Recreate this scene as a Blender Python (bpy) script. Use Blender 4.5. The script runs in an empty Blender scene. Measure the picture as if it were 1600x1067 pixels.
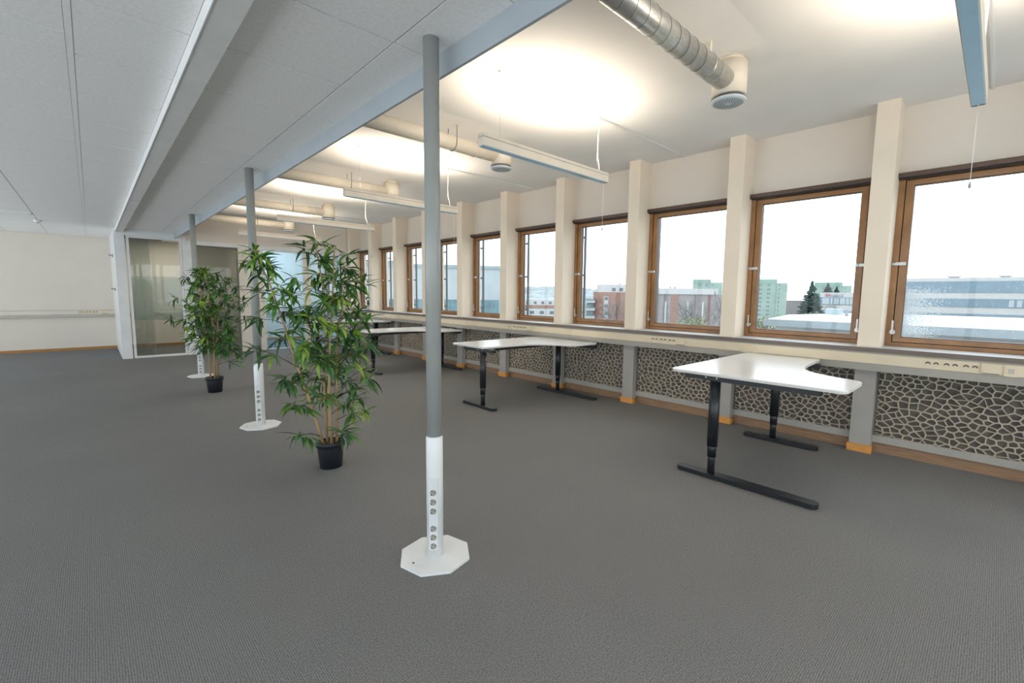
import bpy, bmesh, math, random
import numpy as np
from mathutils import Vector, Matrix

# ------------------------------------------------------------------ camera, world, light, exposure
SC = bpy.context.scene
COL = SC.collection
PI = math.pi
H = 1.329


def set_camera():
    cam = bpy.data.cameras.new('camera')
    o = bpy.data.objects.new('camera', cam)
    COL.objects.link(o)
    cam.sensor_width = 36.0
    cam.sensor_fit = 'HORIZONTAL'
    cam.lens = 706.41 / 1600 * 36
    cam.shift_x = (800 - 825.35) / 1600
    cam.shift_y = (532.59 - 533.5) / 1600
    cam.clip_start = 0.05
    cam.clip_end = 3000
    a, b, c = 0.7677, 0.1009, -0.0126
    fw = Vector((math.sin(a) * math.cos(b), math.cos(a) * math.cos(b), -math.sin(b)))
    rt = Vector((math.cos(a), -math.sin(a), 0))
    dn = fw.cross(rt)
    r2 = rt * math.cos(c) + dn * math.sin(c)
    d2 = -rt * math.sin(c) + dn * math.cos(c)
    M = Matrix((r2, -d2, -fw)).transposed().to_4x4()
    M.translation = (0, 0, H)
    o.matrix_world = M
    SC.camera = o


set_camera()
SC.view_settings.view_transform = 'Standard'
SC.view_settings.look = 'None'
SC.view_settings.gamma = 1.0
SC.view_settings.use_curve_mapping = False
SC.view_settings.exposure = 0.12
SKY_STRENGTH = 5.5
UPLIGHT_WATTS = 24.0
UPLIGHT_COLOR = (1.0, 0.84, 0.66)
try:
    SC.cycles.use_denoising = True
    SC.cycles.max_bounces = 10
    SC.cycles.diffuse_bounces = 6
    SC.cycles.transparent_max_bounces = 16
    SC.cycles.sample_clamp_indirect = 6.0
except Exception:
    pass

world = bpy.data.worlds.new('overcast_sky')
SC.world = world
world.use_nodes = True
nt = world.node_tree
nt.nodes.clear()
w_out = nt.nodes.new('ShaderNodeOutputWorld')
w_bg = nt.nodes.new('ShaderNodeBackground')
w_tc = nt.nodes.new('ShaderNodeTexCoord')
w_mp = nt.nodes.new('ShaderNodeMapping')
w_mp.inputs['Scale'].default_value = (1.2, 1.2, 6.0)
w_no = nt.nodes.new('ShaderNodeTexNoise')
w_no.inputs['Scale'].default_value = 2.2
w_no.inputs['Detail'].default_value = 5
w_cr = nt.nodes.new('ShaderNodeValToRGB')
w_cr.color_ramp.elements[0].position = 0.38
w_cr.color_ramp.elements[0].color = (0.43, 0.478, 0.53, 1)
w_cr.color_ramp.elements[1].position = 0.62
w_cr.color_ramp.elements[1].color = (0.51, 0.53, 0.545, 1)
nt.links.new(w_tc.outputs['Generated'], w_mp.inputs['Vector'])
nt.links.new(w_mp.outputs['Vector'], w_no.inputs['Vector'])
nt.links.new(w_no.outputs['Fac'], w_cr.inputs['Fac'])
nt.links.new(w_cr.outputs['Color'], w_bg.inputs['Color'])
w_bg.inputs['Strength'].default_value = SKY_STRENGTH
nt.links.new(w_bg.outputs['Background'], w_out.inputs['Surface'])


def portal(name, loc, rot, sx, sy):
    """a light portal in a window opening: only guides the sampling of the sky"""
    l = bpy.data.lights.new(name, 'AREA')
    l.shape = 'RECTANGLE'
    l.size, l.size_y = sx, sy
    l.cycles.is_portal = True
    o = bpy.data.objects.new(name, l)
    o.location = loc
    o.rotation_euler = rot
    COL.objects.link(o)


# ------------------------------------------------------------------ materials
MATS = {}


def mat(name, color, rough=0.6, metal=0.0, noise=None, spec=0.5, bump=None, coat=0.0, stretch=None, sub=None):
    """noise=(scale, amount): mottled colour; bump=(scale, strength); stretch=(x,y,z) mapping scale"""
    m = bpy.data.materials.new(name)
    m.use_nodes = True
    n = m.node_tree.nodes
    L = m.node_tree.links
    b = n['Principled BSDF']
    b.inputs['Base Color'].default_value = (*color, 1)
    b.inputs['Roughness'].default_value = rough
    b.inputs['Metallic'].default_value = metal
    b.inputs['Specular IOR Level'].default_value = spec
    if coat:
        b.inputs['Coat Weight'].default_value = coat
        b.inputs['Coat Roughness'].default_value = 0.15
    tc = n.new('ShaderNodeTexCoord')
    mp = n.new('ShaderNodeMapping')
    L.new(tc.outputs['Object'], mp.inputs['Vector'])
    if stretch:
        mp.inputs['Scale'].default_value = stretch
    if noise is None:
        noise = (6.0, 0.04)
    t = n.new('ShaderNodeTexNoise')
    t.inputs['Scale'].default_value = noise[0]
    t.inputs['Detail'].default_value = 4
    L.new(mp.outputs['Vector'], t.inputs['Vector'])
    r = n.new('ShaderNodeValToRGB')
    k = noise[1]
    r.color_ramp.elements[0].position = 0.3
    r.color_ramp.elements[1].position = 0.7
    r.color_ramp.elements[0].color = (*[max(0, c * (1 - k)) for c in color], 1)
    r.color_ramp.elements[1].color = (*[min(1, c * (1 + k)) for c in color], 1)
    L.new(t.outputs['Fac'], r.inputs['Fac'])
    L.new(r.outputs['Color'], b.inputs['Base Color'])
    if bump:
        t2 = n.new('ShaderNodeTexNoise')
        t2.inputs['Scale'].default_value = bump[0]
        t2.inputs['Detail'].default_value = 3
        L.new(mp.outputs['Vector'], t2.inputs['Vector'])
        bp = n.new('ShaderNodeBump')
        bp.inputs['Strength'].default_value = bump[1]
        bp.inputs['Distance'].default_value = 0.01
        L.new(t2.outputs['Fac'], bp.inputs['Height'])
        L.new(bp.outputs['Normal'], b.inputs['Normal'])
    MATS[name] = m
    return m


def glass_mat(name, tint=(0.97, 0.985, 0.98), opacity=0.0, film=(0.5, 0.55, 0.52), gloss=1.0, drops=False):
    m = bpy.data.materials.new(name)
    m.use_nodes = True
    n = m.node_tree.nodes
    L = m.node_tree.links
    n.clear()
    out = n.new('ShaderNodeOutputMaterial')
    tr = n.new('ShaderNodeBsdfTransparent')
    tr.inputs['Color'].default_value = (*tint, 1)
    gl = n.new('ShaderNodeBsdfGlossy')
    gl.inputs['Roughness'].default_value = 0.02
    fr = n.new('ShaderNodeFresnel')
    geo = n.new('ShaderNodeNewGeometry')
    ior = n.new('ShaderNodeMapRange')          # thin pane: same reflectance from both of its faces
    ior.inputs['To Min'].default_value = 1.45
    ior.inputs['To Max'].default_value = 1 / 1.45
    L.new(geo.outputs['Backfacing'], ior.inputs['Value'])
    L.new(ior.outputs[0], fr.inputs['IOR'])
    mu = n.new('ShaderNodeMath')
    mu.operation = 'MULTIPLY'
    mu.inputs[1].default_value = gloss
    L.new(fr.outputs[0], mu.inputs[0])
    mx = n.new('ShaderNodeMixShader')
    L.new(mu.outputs[0], mx.inputs[0])
    src = tr
    if opacity > 0 or drops:
        df = n.new('ShaderNodeBsdfDiffuse')
        df.inputs['Color'].default_value = (*film, 1)
        tl = n.new('ShaderNodeBsdfTranslucent')
        tl.inputs['Color'].default_value = (*film, 1)
        m0 = n.new('ShaderNodeMixShader')
        m0.inputs[0].default_value = 0.5
        L.new(df.outputs[0], m0.inputs[1])
        L.new(tl.outputs[0], m0.inputs[2])
        m1 = n.new('ShaderNodeMixShader')
        m1.inputs[0].default_value = opacity
        L.new(tr.outputs[0], m1.inputs[1])
        L.new(m0.outputs[0], m1.inputs[2])
        if drops:
            # condensation on the outside of the lower corner of the pane: a speckle that fades out along the pane
            tc = n.new('ShaderNodeTexCoord')
            sp = n.new('ShaderNodeSeparateXYZ')
            L.new(tc.outputs['Object'], sp.inputs[0])
            f1 = n.new('ShaderNodeMapRange')
            f1.inputs['From Min'].default_value = 0.06
            f1.inputs['From Max'].default_value = 0.40
            f1.inputs['To Min'].default_value = 0.0
            f1.inputs['To Max'].default_value = 1.0
            L.new(sp.outputs['Y'], f1.inputs['Value'])
            f2 = n.new('ShaderNodeMapRange')
            f2.inputs['From Min'].default_value = 1.46
            f2.inputs['From Max'].default_value = 1.40
            L.new(sp.outputs['Z'], f2.inputs['Value'])
            vz = n.new('ShaderNodeTexNoise')
            vz.inputs['Scale'].default_value = 95
            vz.inputs['Detail'].default_value = 2
            L.new(tc.outputs['Object'], vz.inputs['Vector'])
            ad = n.new('ShaderNodeMath'); ad.operation = 'MULTIPLY'
            L.new(f1.outputs[0], ad.inputs[0]); L.new(f2.outputs[0], ad.inputs[1])
            sc = n.new('ShaderNodeMath'); sc.operation = 'MULTIPLY_ADD'
            L.new(ad.outputs[0], sc.inputs[0]); sc.inputs[1].default_value = 0.26
            sc.inputs[2].default_value = 0.30
            lt = n.new('ShaderNodeMath'); lt.operation = 'LESS_THAN'
            L.new(vz.outputs['Fac'], lt.inputs[0]); L.new(sc.outputs[0], lt.inputs[1])
            am = n.new('ShaderNodeMath'); am.operation = 'MULTIPLY'
            L.new(lt.outputs[0], am.inputs[0]); am.inputs[1].default_value = 0.75
            L.new(am.outputs[0], m1.inputs[0])
        src = m1
    L.new(src.outputs[0], mx.inputs[1])
    L.new(gl.outputs[0], mx.inputs[2])
    L.new(mx.outputs[0], out.inputs['Surface'])
    MATS[name] = m
    return m


def carpet_mat():
    m = bpy.data.materials.new('carpet')
    m.use_nodes = True
    n = m.node_tree.nodes
    L = m.node_tree.links
    b = n['Principled BSDF']
    b.inputs['Roughness'].default_value = 0.95
    b.inputs['Specular IOR Level'].default_value = 0.15
    tc = n.new('ShaderNodeTexCoord')
    w1 = n.new('ShaderNodeTexWave')
    w1.bands_direction = 'X'
    w1.inputs['Scale'].default_value = 42
    w1.inputs['Distortion'].default_value = 1.2
    w1.inputs['Detail'].default_value = 2
    w1.inputs['Detail Scale'].default_value = 8
    w2 = n.new('ShaderNodeTexWave')
    w2.bands_direction = 'Y'
    w2.inputs['Scale'].default_value = 42
    w2.inputs['Distortion'].default_value = 1.2
    no = n.new('ShaderNodeTexNoise')
    no.inputs['Scale'].default_value = 160
    no.inputs['Detail'].default_value = 3
    no2 = n.new('ShaderNodeTexNoise')
    no2.inputs['Scale'].default_value = 0.9
    no2.inputs['Detail'].default_value = 3
    for t in (w1, w2, no, no2):
        L.new(tc.outputs['Object'], t.inputs['Vector'])
    mx = n.new('ShaderNodeMath'); mx.operation = 'MULTIPLY'
    L.new(w1.outputs['Fac'], mx.inputs[0]); L.new(w2.outputs['Fac'], mx.inputs[1])
    ad = n.new('ShaderNodeMath'); ad.operation = 'MULTIPLY_ADD'
    L.new(mx.outputs[0], ad.inputs[0]); ad.inputs[1].default_value = 0.5
    L.new(no.outputs['Fac'], ad.inputs[2])
    r = n.new('ShaderNodeValToRGB')
    r.color_ramp.elements[0].position = 0.35
    r.color_ramp.elements[0].color = (0.098, 0.097, 0.096, 1)
    r.color_ramp.elements[1].position = 0.95
    r.color_ramp.elements[1].color = (0.30, 0.30, 0.298, 1)
    L.new(ad.outputs[0], r.inputs['Fac'])
    mr = n.new('ShaderNodeMapRange')
    mr.inputs['To Min'].default_value = 0.88
    mr.inputs['To Max'].default_value = 1.1
    L.new(no2.outputs['Fac'], mr.inputs['Value'])
    mm = n.new('ShaderNodeMixRGB'); mm.blend_type = 'MULTIPLY'; mm.inputs[0].default_value = 1
    L.new(r.outputs['Color'], mm.inputs[1]); L.new(mr.outputs[0], mm.inputs[2])
    L.new(mm.outputs[0], b.inputs['Base Color'])
    bp = n.new('ShaderNodeBump'); bp.inputs['Strength'].default_value = 0.4; bp.inputs['Distance'].default_value = 0.004
    L.new(ad.outputs[0], bp.inputs['Height'])
    L.new(bp.outputs['Normal'], b.inputs['Normal'])
    MATS['carpet'] = m


carpet_mat()
mat('tile', (0.91, 0.895, 0.885), 0.9, noise=(60, 0.05), bump=(220, 0.15), spec=0.2)
mat('ceiling_slab', (0.22, 0.22, 0.22), 0.9)
mat('white_ceiling', (0.78, 0.78, 0.77), 0.85, noise=(3, 0.02), spec=0.2)
mat('wall_paint', (0.77, 0.705, 0.63), 0.8, noise=(2.5, 0.02), bump=(90, 0.05), spec=0.25)
mat('pillar_paint', (0.84, 0.735, 0.61), 0.7, noise=(2.5, 0.02), spec=0.25)
mat('white_metal', (0.80, 0.81, 0.81), 0.35, spec=0.5)
mat('lamp_white', (0.86, 0.79, 0.69), 0.4)  # cream of the neighbouring lamps' light put into the white body colour
mat('pole_paint', (0.33, 0.342, 0.325), 0.32, spec=0.6)
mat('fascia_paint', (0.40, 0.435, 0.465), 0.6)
mat('downstand_paint', (0.78, 0.77, 0.76), 0.6)
mat('grey_lacquer', (0.37, 0.352, 0.322), 0.5)
mat('radiator_rib', (0.45, 0.39, 0.315), 0.6, noise=(20, 0.12))
mat('radiator_backing', (0.135, 0.118, 0.10), 0.8, noise=(14, 0.35))
mat('timber', (0.29, 0.142, 0.052), 0.42, noise=(5, 0.22), stretch=(10, 1.2, 1.2), coat=0.25)
mat('timber_dark', (0.085, 0.048, 0.033), 0.4, noise=(9, 0.25), stretch=(10, 1.5, 10))
mat('plinth_timber', (0.66, 0.30, 0.07), 0.5, noise=(9, 0.2), stretch=(6, 1, 14))
mat('skirting_timber', (0.28, 0.165, 0.095), 0.5, noise=(9, 0.25), stretch=(6, 0.8, 14))
mat('skirting_oak', (0.42, 0.21, 0.07), 0.5, noise=(9, 0.25), stretch=(0.8, 6, 14))
mat('sill_edge', (0.15, 0.115, 0.095), 0.35)
mat('sill_sky_top', (0.55, 0.58, 0.61), 0.45, noise=(5, 0.06))  # sky reflection on the sill top put into this pale colour
mat('trunk_cream', (0.74, 0.64, 0.47), 0.45, noise=(4, 0.04))
mat('trunk_shade_grey', (0.52, 0.485, 0.43), 0.5)  # shaded faces of the cream trunking as a grey colour; also plain grey rockers
mat('socket_dark', (0.10, 0.085, 0.065), 0.6)
mat('socket_grey', (0.34, 0.34, 0.30), 0.5)
mat('desk_white', (0.86, 0.87, 0.88), 0.22, noise=(4, 0.01), spec=0.5)
mat('desk_edge', (0.70, 0.67, 0.62), 0.5)
mat('black_metal', (0.012, 0.014, 0.018), 0.38, spec=0.6)
mat('black_plastic', (0.012, 0.016, 0.022), 0.42, spec=0.5)
mat('chrome', (0.50, 0.50, 0.50), 0.35, metal=1.0)
mat('galvanised', (0.66, 0.66, 0.64), 0.33, metal=0.85, noise=(30, 0.12), stretch=(1, 4, 4))
mat('duct_paint', (0.82, 0.75, 0.64), 0.5)
mat('seam_dark', (0.16, 0.15, 0.14), 0.5)
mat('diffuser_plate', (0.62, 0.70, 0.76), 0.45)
mat('lens_sky_blue', (0.38, 0.60, 0.78), 0.28, spec=0.6)  # blue of the sky mirrored in the lens put into its colour
mat('cable_white', (0.85, 0.84, 0.80), 0.5)
mat('aluminium', (0.72, 0.73, 0.74), 0.35)
mat('soil', (0.055, 0.035, 0.022), 0.95, noise=(60, 0.5), bump=(90, 0.8))
mat('cane', (0.46, 0.30, 0.15), 0.6, noise=(12, 0.2), stretch=(8, 8, 1))
mat('twig', (0.13, 0.10, 0.05), 0.7)
mat('leaf_dark', (0.028, 0.095, 0.028), 0.45, noise=(9, 0.4))
mat('leaf_mid', (0.072, 0.20, 0.035), 0.45, noise=(9, 0.4))
mat('leaf_light', (0.24, 0.37, 0.055), 0.45, noise=(9, 0.3))
mat('leaf_blue', (0.04, 0.14, 0.11), 0.5, noise=(9, 0.3))
mat('pot_white', (0.75, 0.75, 0.73), 0.5)
mat('screen_black', (0.010, 0.014, 0.018), 0.2)
mat('facade_steel', (0.075, 0.10, 0.12), 0.5)
# outdoors
mat('town_ground', (0.124, 0.143, 0.105), 0.95, noise=(0.05, 0.4))
mat('pale_render', (0.310, 0.353, 0.372), 0.8, noise=(0.6, 0.06))
mat('pale_band', (0.223, 0.273, 0.291), 0.8, noise=(1.2, 0.1))
mat('teal_glazing', (0.062, 0.136, 0.167), 0.25, noise=(1.5, 0.4))
mat('red_paint', (0.260, 0.062, 0.081), 0.6)
mat('brick_far', (0.229, 0.127, 0.099), 0.85, noise=(1.5, 0.14))
mat('brick_far_dark', (0.155, 0.081, 0.071), 0.85, noise=(1.5, 0.14))
mat('concrete_pale', (0.223, 0.205, 0.205), 0.8, noise=(1.0, 0.12))
mat('far_white', (0.384, 0.391, 0.397), 0.7, noise=(0.8, 0.04))
mat('far_window', (0.062, 0.087, 0.105), 0.3)
mat('far_pane', (0.298, 0.347, 0.384), 0.25)
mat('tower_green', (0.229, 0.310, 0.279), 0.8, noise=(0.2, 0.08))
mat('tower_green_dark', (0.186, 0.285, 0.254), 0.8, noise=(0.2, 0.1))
mat('band_blue', (0.124, 0.192, 0.248), 0.5, noise=(0.3, 0.08))
mat('roof_white', (0.409, 0.428, 0.440), 0.7, noise=(0.2, 0.05))
mat('roof_fascia', (0.167, 0.205, 0.223), 0.6, noise=(0.6, 0.1))
mat('sign_red', (0.384, 0.062, 0.087), 0.5)
mat('sign_grey', (0.205, 0.223, 0.248), 0.5)
mat('conifer', (0.032, 0.075, 0.062), 0.9, noise=(0.8, 0.5))
mat('far_shrub', (0.136, 0.155, 0.081), 0.9, noise=(0.9, 0.4))
mat('bare_wood', (0.136, 0.130, 0.130), 0.9)
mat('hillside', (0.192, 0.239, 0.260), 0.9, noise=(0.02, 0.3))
glass_mat('window_glass', gloss=0.55)
glass_mat('window_glass_wet', gloss=0.55, drops=True, film=(0.62, 0.68, 0.72))
glass_mat('door_glass', tint=(0.92, 0.95, 0.935), gloss=1.0)
glass_mat('frosted_band', tint=(0.92, 0.95, 0.93), opacity=0.35, film=(0.50, 0.58, 0.54))
glass_mat('smoked_glass', tint=(0.70, 0.73, 0.70), opacity=0.30, film=(0.26, 0.28, 0.26), gloss=1.0)
glass_mat('curtain_sheer', tint=(0.95, 0.97, 0.96), opacity=0.42, film=(0.62, 0.68, 0.65), gloss=0.0)
glass_mat('daylight_glass', tint=(0.80, 0.925, 1.0), opacity=0.05, film=(0.42, 0.60, 0.80), gloss=1.0)  # blue daylight of the room beyond put into the glass tint


# ------------------------------------------------------------------ builders
class MB:
    """collects shapes in one bmesh; build() links them as one mesh object"""

    def __init__(self):
        self.bm = bmesh.new()

    def box(self, x0, x1, y0, y1, z0, z1):
        v = [self.bm.verts.new(p) for p in ((x0, y0, z0), (x1, y0, z0), (x1, y1, z0), (x0, y1, z0), (x0, y0, z1), (x1, y0, z1), (x1, y1, z1), (x0, y1, z1))]
        for f in ((0, 3, 2, 1), (4, 5, 6, 7), (0, 1, 5, 4), (1, 2, 6, 5), (2, 3, 7, 6), (3, 0, 4, 7)):
            self.bm.faces.new([v[i] for i in f])
        return self

    def cyl(self, p0, p1, r0, r1=None, seg=20, cap=True):
        r1 = r0 if r1 is None else r1
        p0, p1 = Vector(p0), Vector(p1)
        d = (p1 - p0).normalized()
        a = d.orthogonal().normalized()
        b = d.cross(a)
        A, B = [], []
        for i in range(seg):
            t = 2 * PI * i / seg
            o = a * math.cos(t) + b * math.sin(t)
            A.append(self.bm.verts.new(p0 + o * r0))
            B.append(self.bm.verts.new(p1 + o * r1))
        for i in range(seg):
            j = (i + 1) % seg
            f = self.bm.faces.new((A[i], A[j], B[j], B[i]))
            f.smooth = True
        if cap:
            self.bm.faces.new(A[::-1])
            self.bm.faces.new(B)
        return self

    def tube(self, pts, r, seg=8):
        """tube through points; r is a number or a list"""
        pts = [Vector(p) for p in pts]
        rs = r if isinstance(r, (list, tuple)) else [r] * len(pts)
        rings = []
        a = None
        for i, p in enumerate(pts):
            d = (pts[min(i + 1, len(pts) - 1)] - pts[max(i - 1, 0)]).normalized()
            a = d.orthogonal().normalized() if a is None else (a - d * a.dot(d)).normalized()
            b = d.cross(a)
            rings.append([self.bm.verts.new(p + (a * math.cos(2 * PI * k / seg) + b * math.sin(2 * PI * k / seg)) * rs[i]) for k in range(seg)])
        for R, S in zip(rings, rings[1:]):
            for k in range(seg):
                f = self.bm.faces.new((R[k], R[(k + 1) % seg], S[(k + 1) % seg], S[k]))
                f.smooth = True
        self.bm.faces.new(rings[0][::-1])
        self.bm.faces.new(rings[-1])
        return self

    def prism(self, outline, z0, z1):
        A = [self.bm.verts.new((x, y, z0)) for x, y in outline]
        B = [self.bm.verts.new((x, y, z1)) for x, y in outline]
        n = len(A)
        self.bm.faces.new(A[::-1])
        self.bm.faces.new(B)
        for i in range(n):
            self.bm.faces.new((A[i], A[(i + 1) % n], B[(i + 1) % n], B[i]))
        return self

    def extrude_y(self, profile, y0, y1):
        """profile of (x, z) points swept along y"""
        A = [self.bm.verts.new((x, y0, z)) for x, z in profile]
        B = [self.bm.verts.new((x, y1, z)) for x, z in profile]
        n = len(A)
        self.bm.faces.new(A)
        self.bm.faces.new(B[::-1])
        for i in range(n):
            self.bm.faces.new((A[i], B[i], B[(i + 1) % n], A[(i + 1) % n]))
        return self

    def lathe(self, prof, seg=28, cap=True):
        """prof of (r, z) around the z axis"""
        rings = [[self.bm.verts.new((r * math.cos(2 * PI * k / seg), r * math.sin(2 * PI * k / seg), z)) for k in range(seg)] for r, z in prof]
        for R, S in zip(rings, rings[1:]):
            for k in range(seg):
                f = self.bm.faces.new((R[k], R[(k + 1) % seg], S[(k + 1) % seg], S[k]))
                f.smooth = True
        if cap:
            self.bm.faces.new(rings[0][::-1])
            self.bm.faces.new(rings[-1])
        return self

    def bevel(self, w, seg=2):
        es = [e for e in self.bm.edges if len(e.link_faces) == 2 and e.calc_face_angle(0) > 0.6]
        bmesh.ops.bevel(self.bm, geom=es, offset=w, segments=seg, affect='EDGES', profile=0.5)
        return self

    def mesh(self, name, m):
        bmesh.ops.recalc_face_normals(self.bm, faces=self.bm.faces)
        me = bpy.data.meshes.new(name)
        self.bm.to_mesh(me)
        self.bm.free()
        for mm in (m if isinstance(m, (list, tuple)) else [m]):
            me.materials.append(MATS[mm])
        return me

    def build(self, name, m, parent=None):
        return link(name, self.mesh(name, m), parent)


def link(name, me, parent=None, loc=None):
    o = bpy.data.objects.new(name, me)
    COL.objects.link(o)
    if parent is not None:
        o.parent = parent
    if loc is not None:
        o.location = loc
    return o


def tag(o, label, cat=None, group=None, kind=None):
    o['label'] = label
    if cat:
        o['category'] = cat
    if group:
        o['group'] = group
    if kind:
        o['kind'] = kind
    return o


def thing(name, label, cat, loc=(0, 0, 0), rz=0.0, group=None, kind=None):
    o = bpy.data.objects.new(name, None)
    o.empty_display_size = 0.1
    COL.objects.link(o)
    o.location = loc
    o.rotation_euler = (0, 0, rz)
    return tag(o, label, cat, group, kind)


def copy_tree(o, parent=None):
    c = o.copy()
    COL.objects.link(c)
    c.parent = parent
    for ch in list(o.children):
        copy_tree(ch, c)
    return c


def struct(o, label):
    return tag(o, label, None, None, 'structure')


def bx(*a):
    return MB().box(*a)


# ------------------------------------------------------------------ the room
XP, XS, XF = 4.783, 5.05, 5.20          # pillar face, wall over the windows, outside face
PITCH, PY0 = 1.2, 0.754                 # pillar k stands at PY0 + PITCH*k
PW = 0.0765                             # half width of a pillar
ZL, ZU = 2.485, 2.945                   # suspended ceiling, upper ceiling
K0, K1 = -2, 11                         # pillars built
YB, YE = -2.6, 14.0                     # back and end wall
YP = 11.65                              # glazed partition
XL = -3.4                               # far side wall
SILL = 0.925
WZ0, WZ1 = 0.925, 2.385

struct(bx(XL, XF, YB, YE + 0.1, -0.12, 0).build('floor', 'carpet'), 'grey ribbed office carpet covering the whole floor')

# upper ceiling over the window strip
struct(bx(1.30, XF, YB, YE + 0.1, ZU, ZU + 0.12).build('ceiling_upper', 'white_ceiling'), 'smooth white painted ceiling above the ducts and hanging lamps')

# suspended ceiling with its tiles
low = struct(bx(XL, 1.285, YB, YE + 0.1, ZL + 0.018, ZL + 0.14).build('ceiling_lower', 'ceiling_slab'), 'lowered grey-white tile ceiling over the open carpet')
ROWS = [2.66 + 0.608 * k for k in range(-6, 20)]
COLS = [(-2.30, -1.725), (-1.715, -1.147), (-1.137, -0.573), (-0.565, -0.014), (0.014, 0.398), (0.512, 1.080), (1.088, 1.285)]
_tm = {}


def tile_mesh(w, d):
    key = (round(w, 3), round(d, 3))
    if key not in _tm:
        _tm[key] = bx(0, w, 0, d, 0, 0.017).mesh('ceiling_tile', 'tile')
    return _tm[key]


for x0, x1 in COLS:
    rows = list(ROWS)
    if x1 <= 0 and x0 > -0.6:
        rows.append(3.03)
        rows.sort()
    for a, b in zip(rows, rows[1:]):
        yend = YE if x1 < 0.42 else YP
        if a > yend - 0.05:
            continue
        b2 = min(b, yend)
        link('ceiling_tile', tile_mesh(x1 - x0, b2 - a - 0.012), low, (x0, a, ZL))
bx(-0.0125, 0.0125, YB, YE, ZL - 0.001, ZL + 0.018).build('ceiling_rail', 'tile', low)
bx(0.40, 0.51, YB, YP, 2.418, ZL + 0.018).build('cable_duct_box', 'downstand_paint', low)
bx(0.398, 0.402, YB, YP, 2.414, 2.424).build('duct_lip', 'white_metal', low)

# bulkhead between the two ceilings
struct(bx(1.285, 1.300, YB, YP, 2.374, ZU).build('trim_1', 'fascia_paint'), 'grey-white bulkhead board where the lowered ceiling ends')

# window wall: strip over the windows, wall below the sill, pillars
wall = struct(bx(XS, XF, YB, YE + 0.1, WZ1, ZU).build('wall_right', 'wall_paint'), 'off-white window wall divided by slim square pillars')
bx(4.93, XF, YB, YE + 0.1, 0, 0.90).build('wall_under_sill', 'wall_paint', wall)
pm = bx(XP, XF, -PW, PW, SILL, ZU).mesh('pillar', 'pillar_paint')
qm = bx(XP, 4.93, -PW, PW, 0.06, 0.80).mesh('post_panel', 'grey_lacquer')
bm_ = MB().box(XP - 0.016, XP + 0.05, -PW - 0.012, PW + 0.012, 0.0, 0.066).bevel(0.003).mesh('plinth_block', 'plinth_timber')
for k in range(K0, K1 + 1):
    y = PY0 + PITCH * k
    link('pillar', pm, wall, (0, y, 0))
    if y < YP:
        link('post_panel', qm, wall, (0, y, 0))
        link('plinth_block', bm_, wall, (0, y, 0))
struct(bx(4.868, 4.93, YB, YP, 0, 0.092).build('baseboard_right', 'skirting_timber'), 'brown timber baseboard running under the radiator panels')
sl = struct(MB().box(4.712, XF - 0.04, YB, YE, 0.893, SILL).build('trim_2', 'sill_sky_top'), 'long glossy window sill with brown front edge on the cream trunking')
MB().box(4.695, 4.712, YB, YE, 0.890, SILL).bevel(0.004).build('front_edge', 'sill_edge', sl)

# other walls
struct(bx(XL - 0.1, 5.2, YE, YE + 0.12, 0, ZU).build('wall_back', 'wall_paint'), 'plain off-white end wall with cable trunking and oak baseboard')
struct(bx(XL, 0.374, YE - 0.016, YE, 0, 0.06).build('baseboard_back', 'skirting_oak'), 'thin oak baseboard along the end wall')
bx(0.45, 4.95, YE - 0.016, YE, 0, 0.06).build('baseboard_length', 'skirting_oak', bpy.data.objects['baseboard_back'])
# rear wall and far side wall, both behind the viewpoint, have unseen windows added to let in fill daylight
wr = struct(MB().box(XL, 5.2, YB - 0.12, YB, 0, 0.10).box(XL, 5.2, YB - 0.12, YB, 2.46, ZU).build('wall_front', 'wall_paint'), 'off-white rear wall with full-height windows added for fill daylight')
for x in np.linspace(XL, 5.2, 7):
    bx(x - 0.05, x + 0.05, YB - 0.12, YB, 0.10, 2.46).build('pillar', 'pillar_paint', wr)
wl = struct(MB().box(XL - 0.12, XL, YB, YE, 0, 0.10).box(XL - 0.12, XL, YB, YE, 2.46, ZU).build('wall_left', 'wall_paint'), 'off-white side wall with full-height windows added for fill daylight')
for y in np.linspace(YB, YE, 12):
    bx(XL - 0.12, XL, y - 0.05, y + 0.05, 0.10, 2.46).build('pillar', 'pillar_paint', wl)
xs_ = np.linspace(XL, 5.2, 7)
for x0, x1 in zip(xs_, xs_[1:]):
    bx(x0 + 0.05, x1 - 0.05, YB - 0.07, YB - 0.06, 0.10, 2.46).build('pane', 'window_glass', wr)
ys_ = np.linspace(YB, YE, 12)
for y0, y1 in zip(ys_, ys_[1:]):
    bx(XL - 0.07, XL - 0.06, y0 + 0.05, y1 - 0.05, 0.10, 2.46).build('pane', 'window_glass', wl)
portal('rear_portal', ((XL + 5.2) / 2, YB - 0.02, 1.28), (-PI / 2, 0, 0), 5.2 - XL, 2.36)
portal('side_portal', (XL - 0.02, (YB + YE) / 2, 1.28), (0, -PI / 2, 0), 2.36, YE - YB)
portal('window_portal', (XF + 0.02, (YB + YE) / 2, 1.65), (0, PI / 2, 0), 1.46, YE - YB)

# ------------------------------------------------------------------ windows
VIEW = {0: 'green tower blocks and dark conifers', 1: 'a bare tree before a brick block', 2: 'a brick block with balconies',
        3: 'a hazy built-up hillside', 4: 'the corner of a pale building', -1: 'a low office with blue-grey bands'}
GY0, GY1 = 0.936 - PY0 - PITCH / 2, 1.773 - PY0 - PITCH / 2      # glass edges about the window's middle
HW = PITCH / 2 - PW


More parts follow.
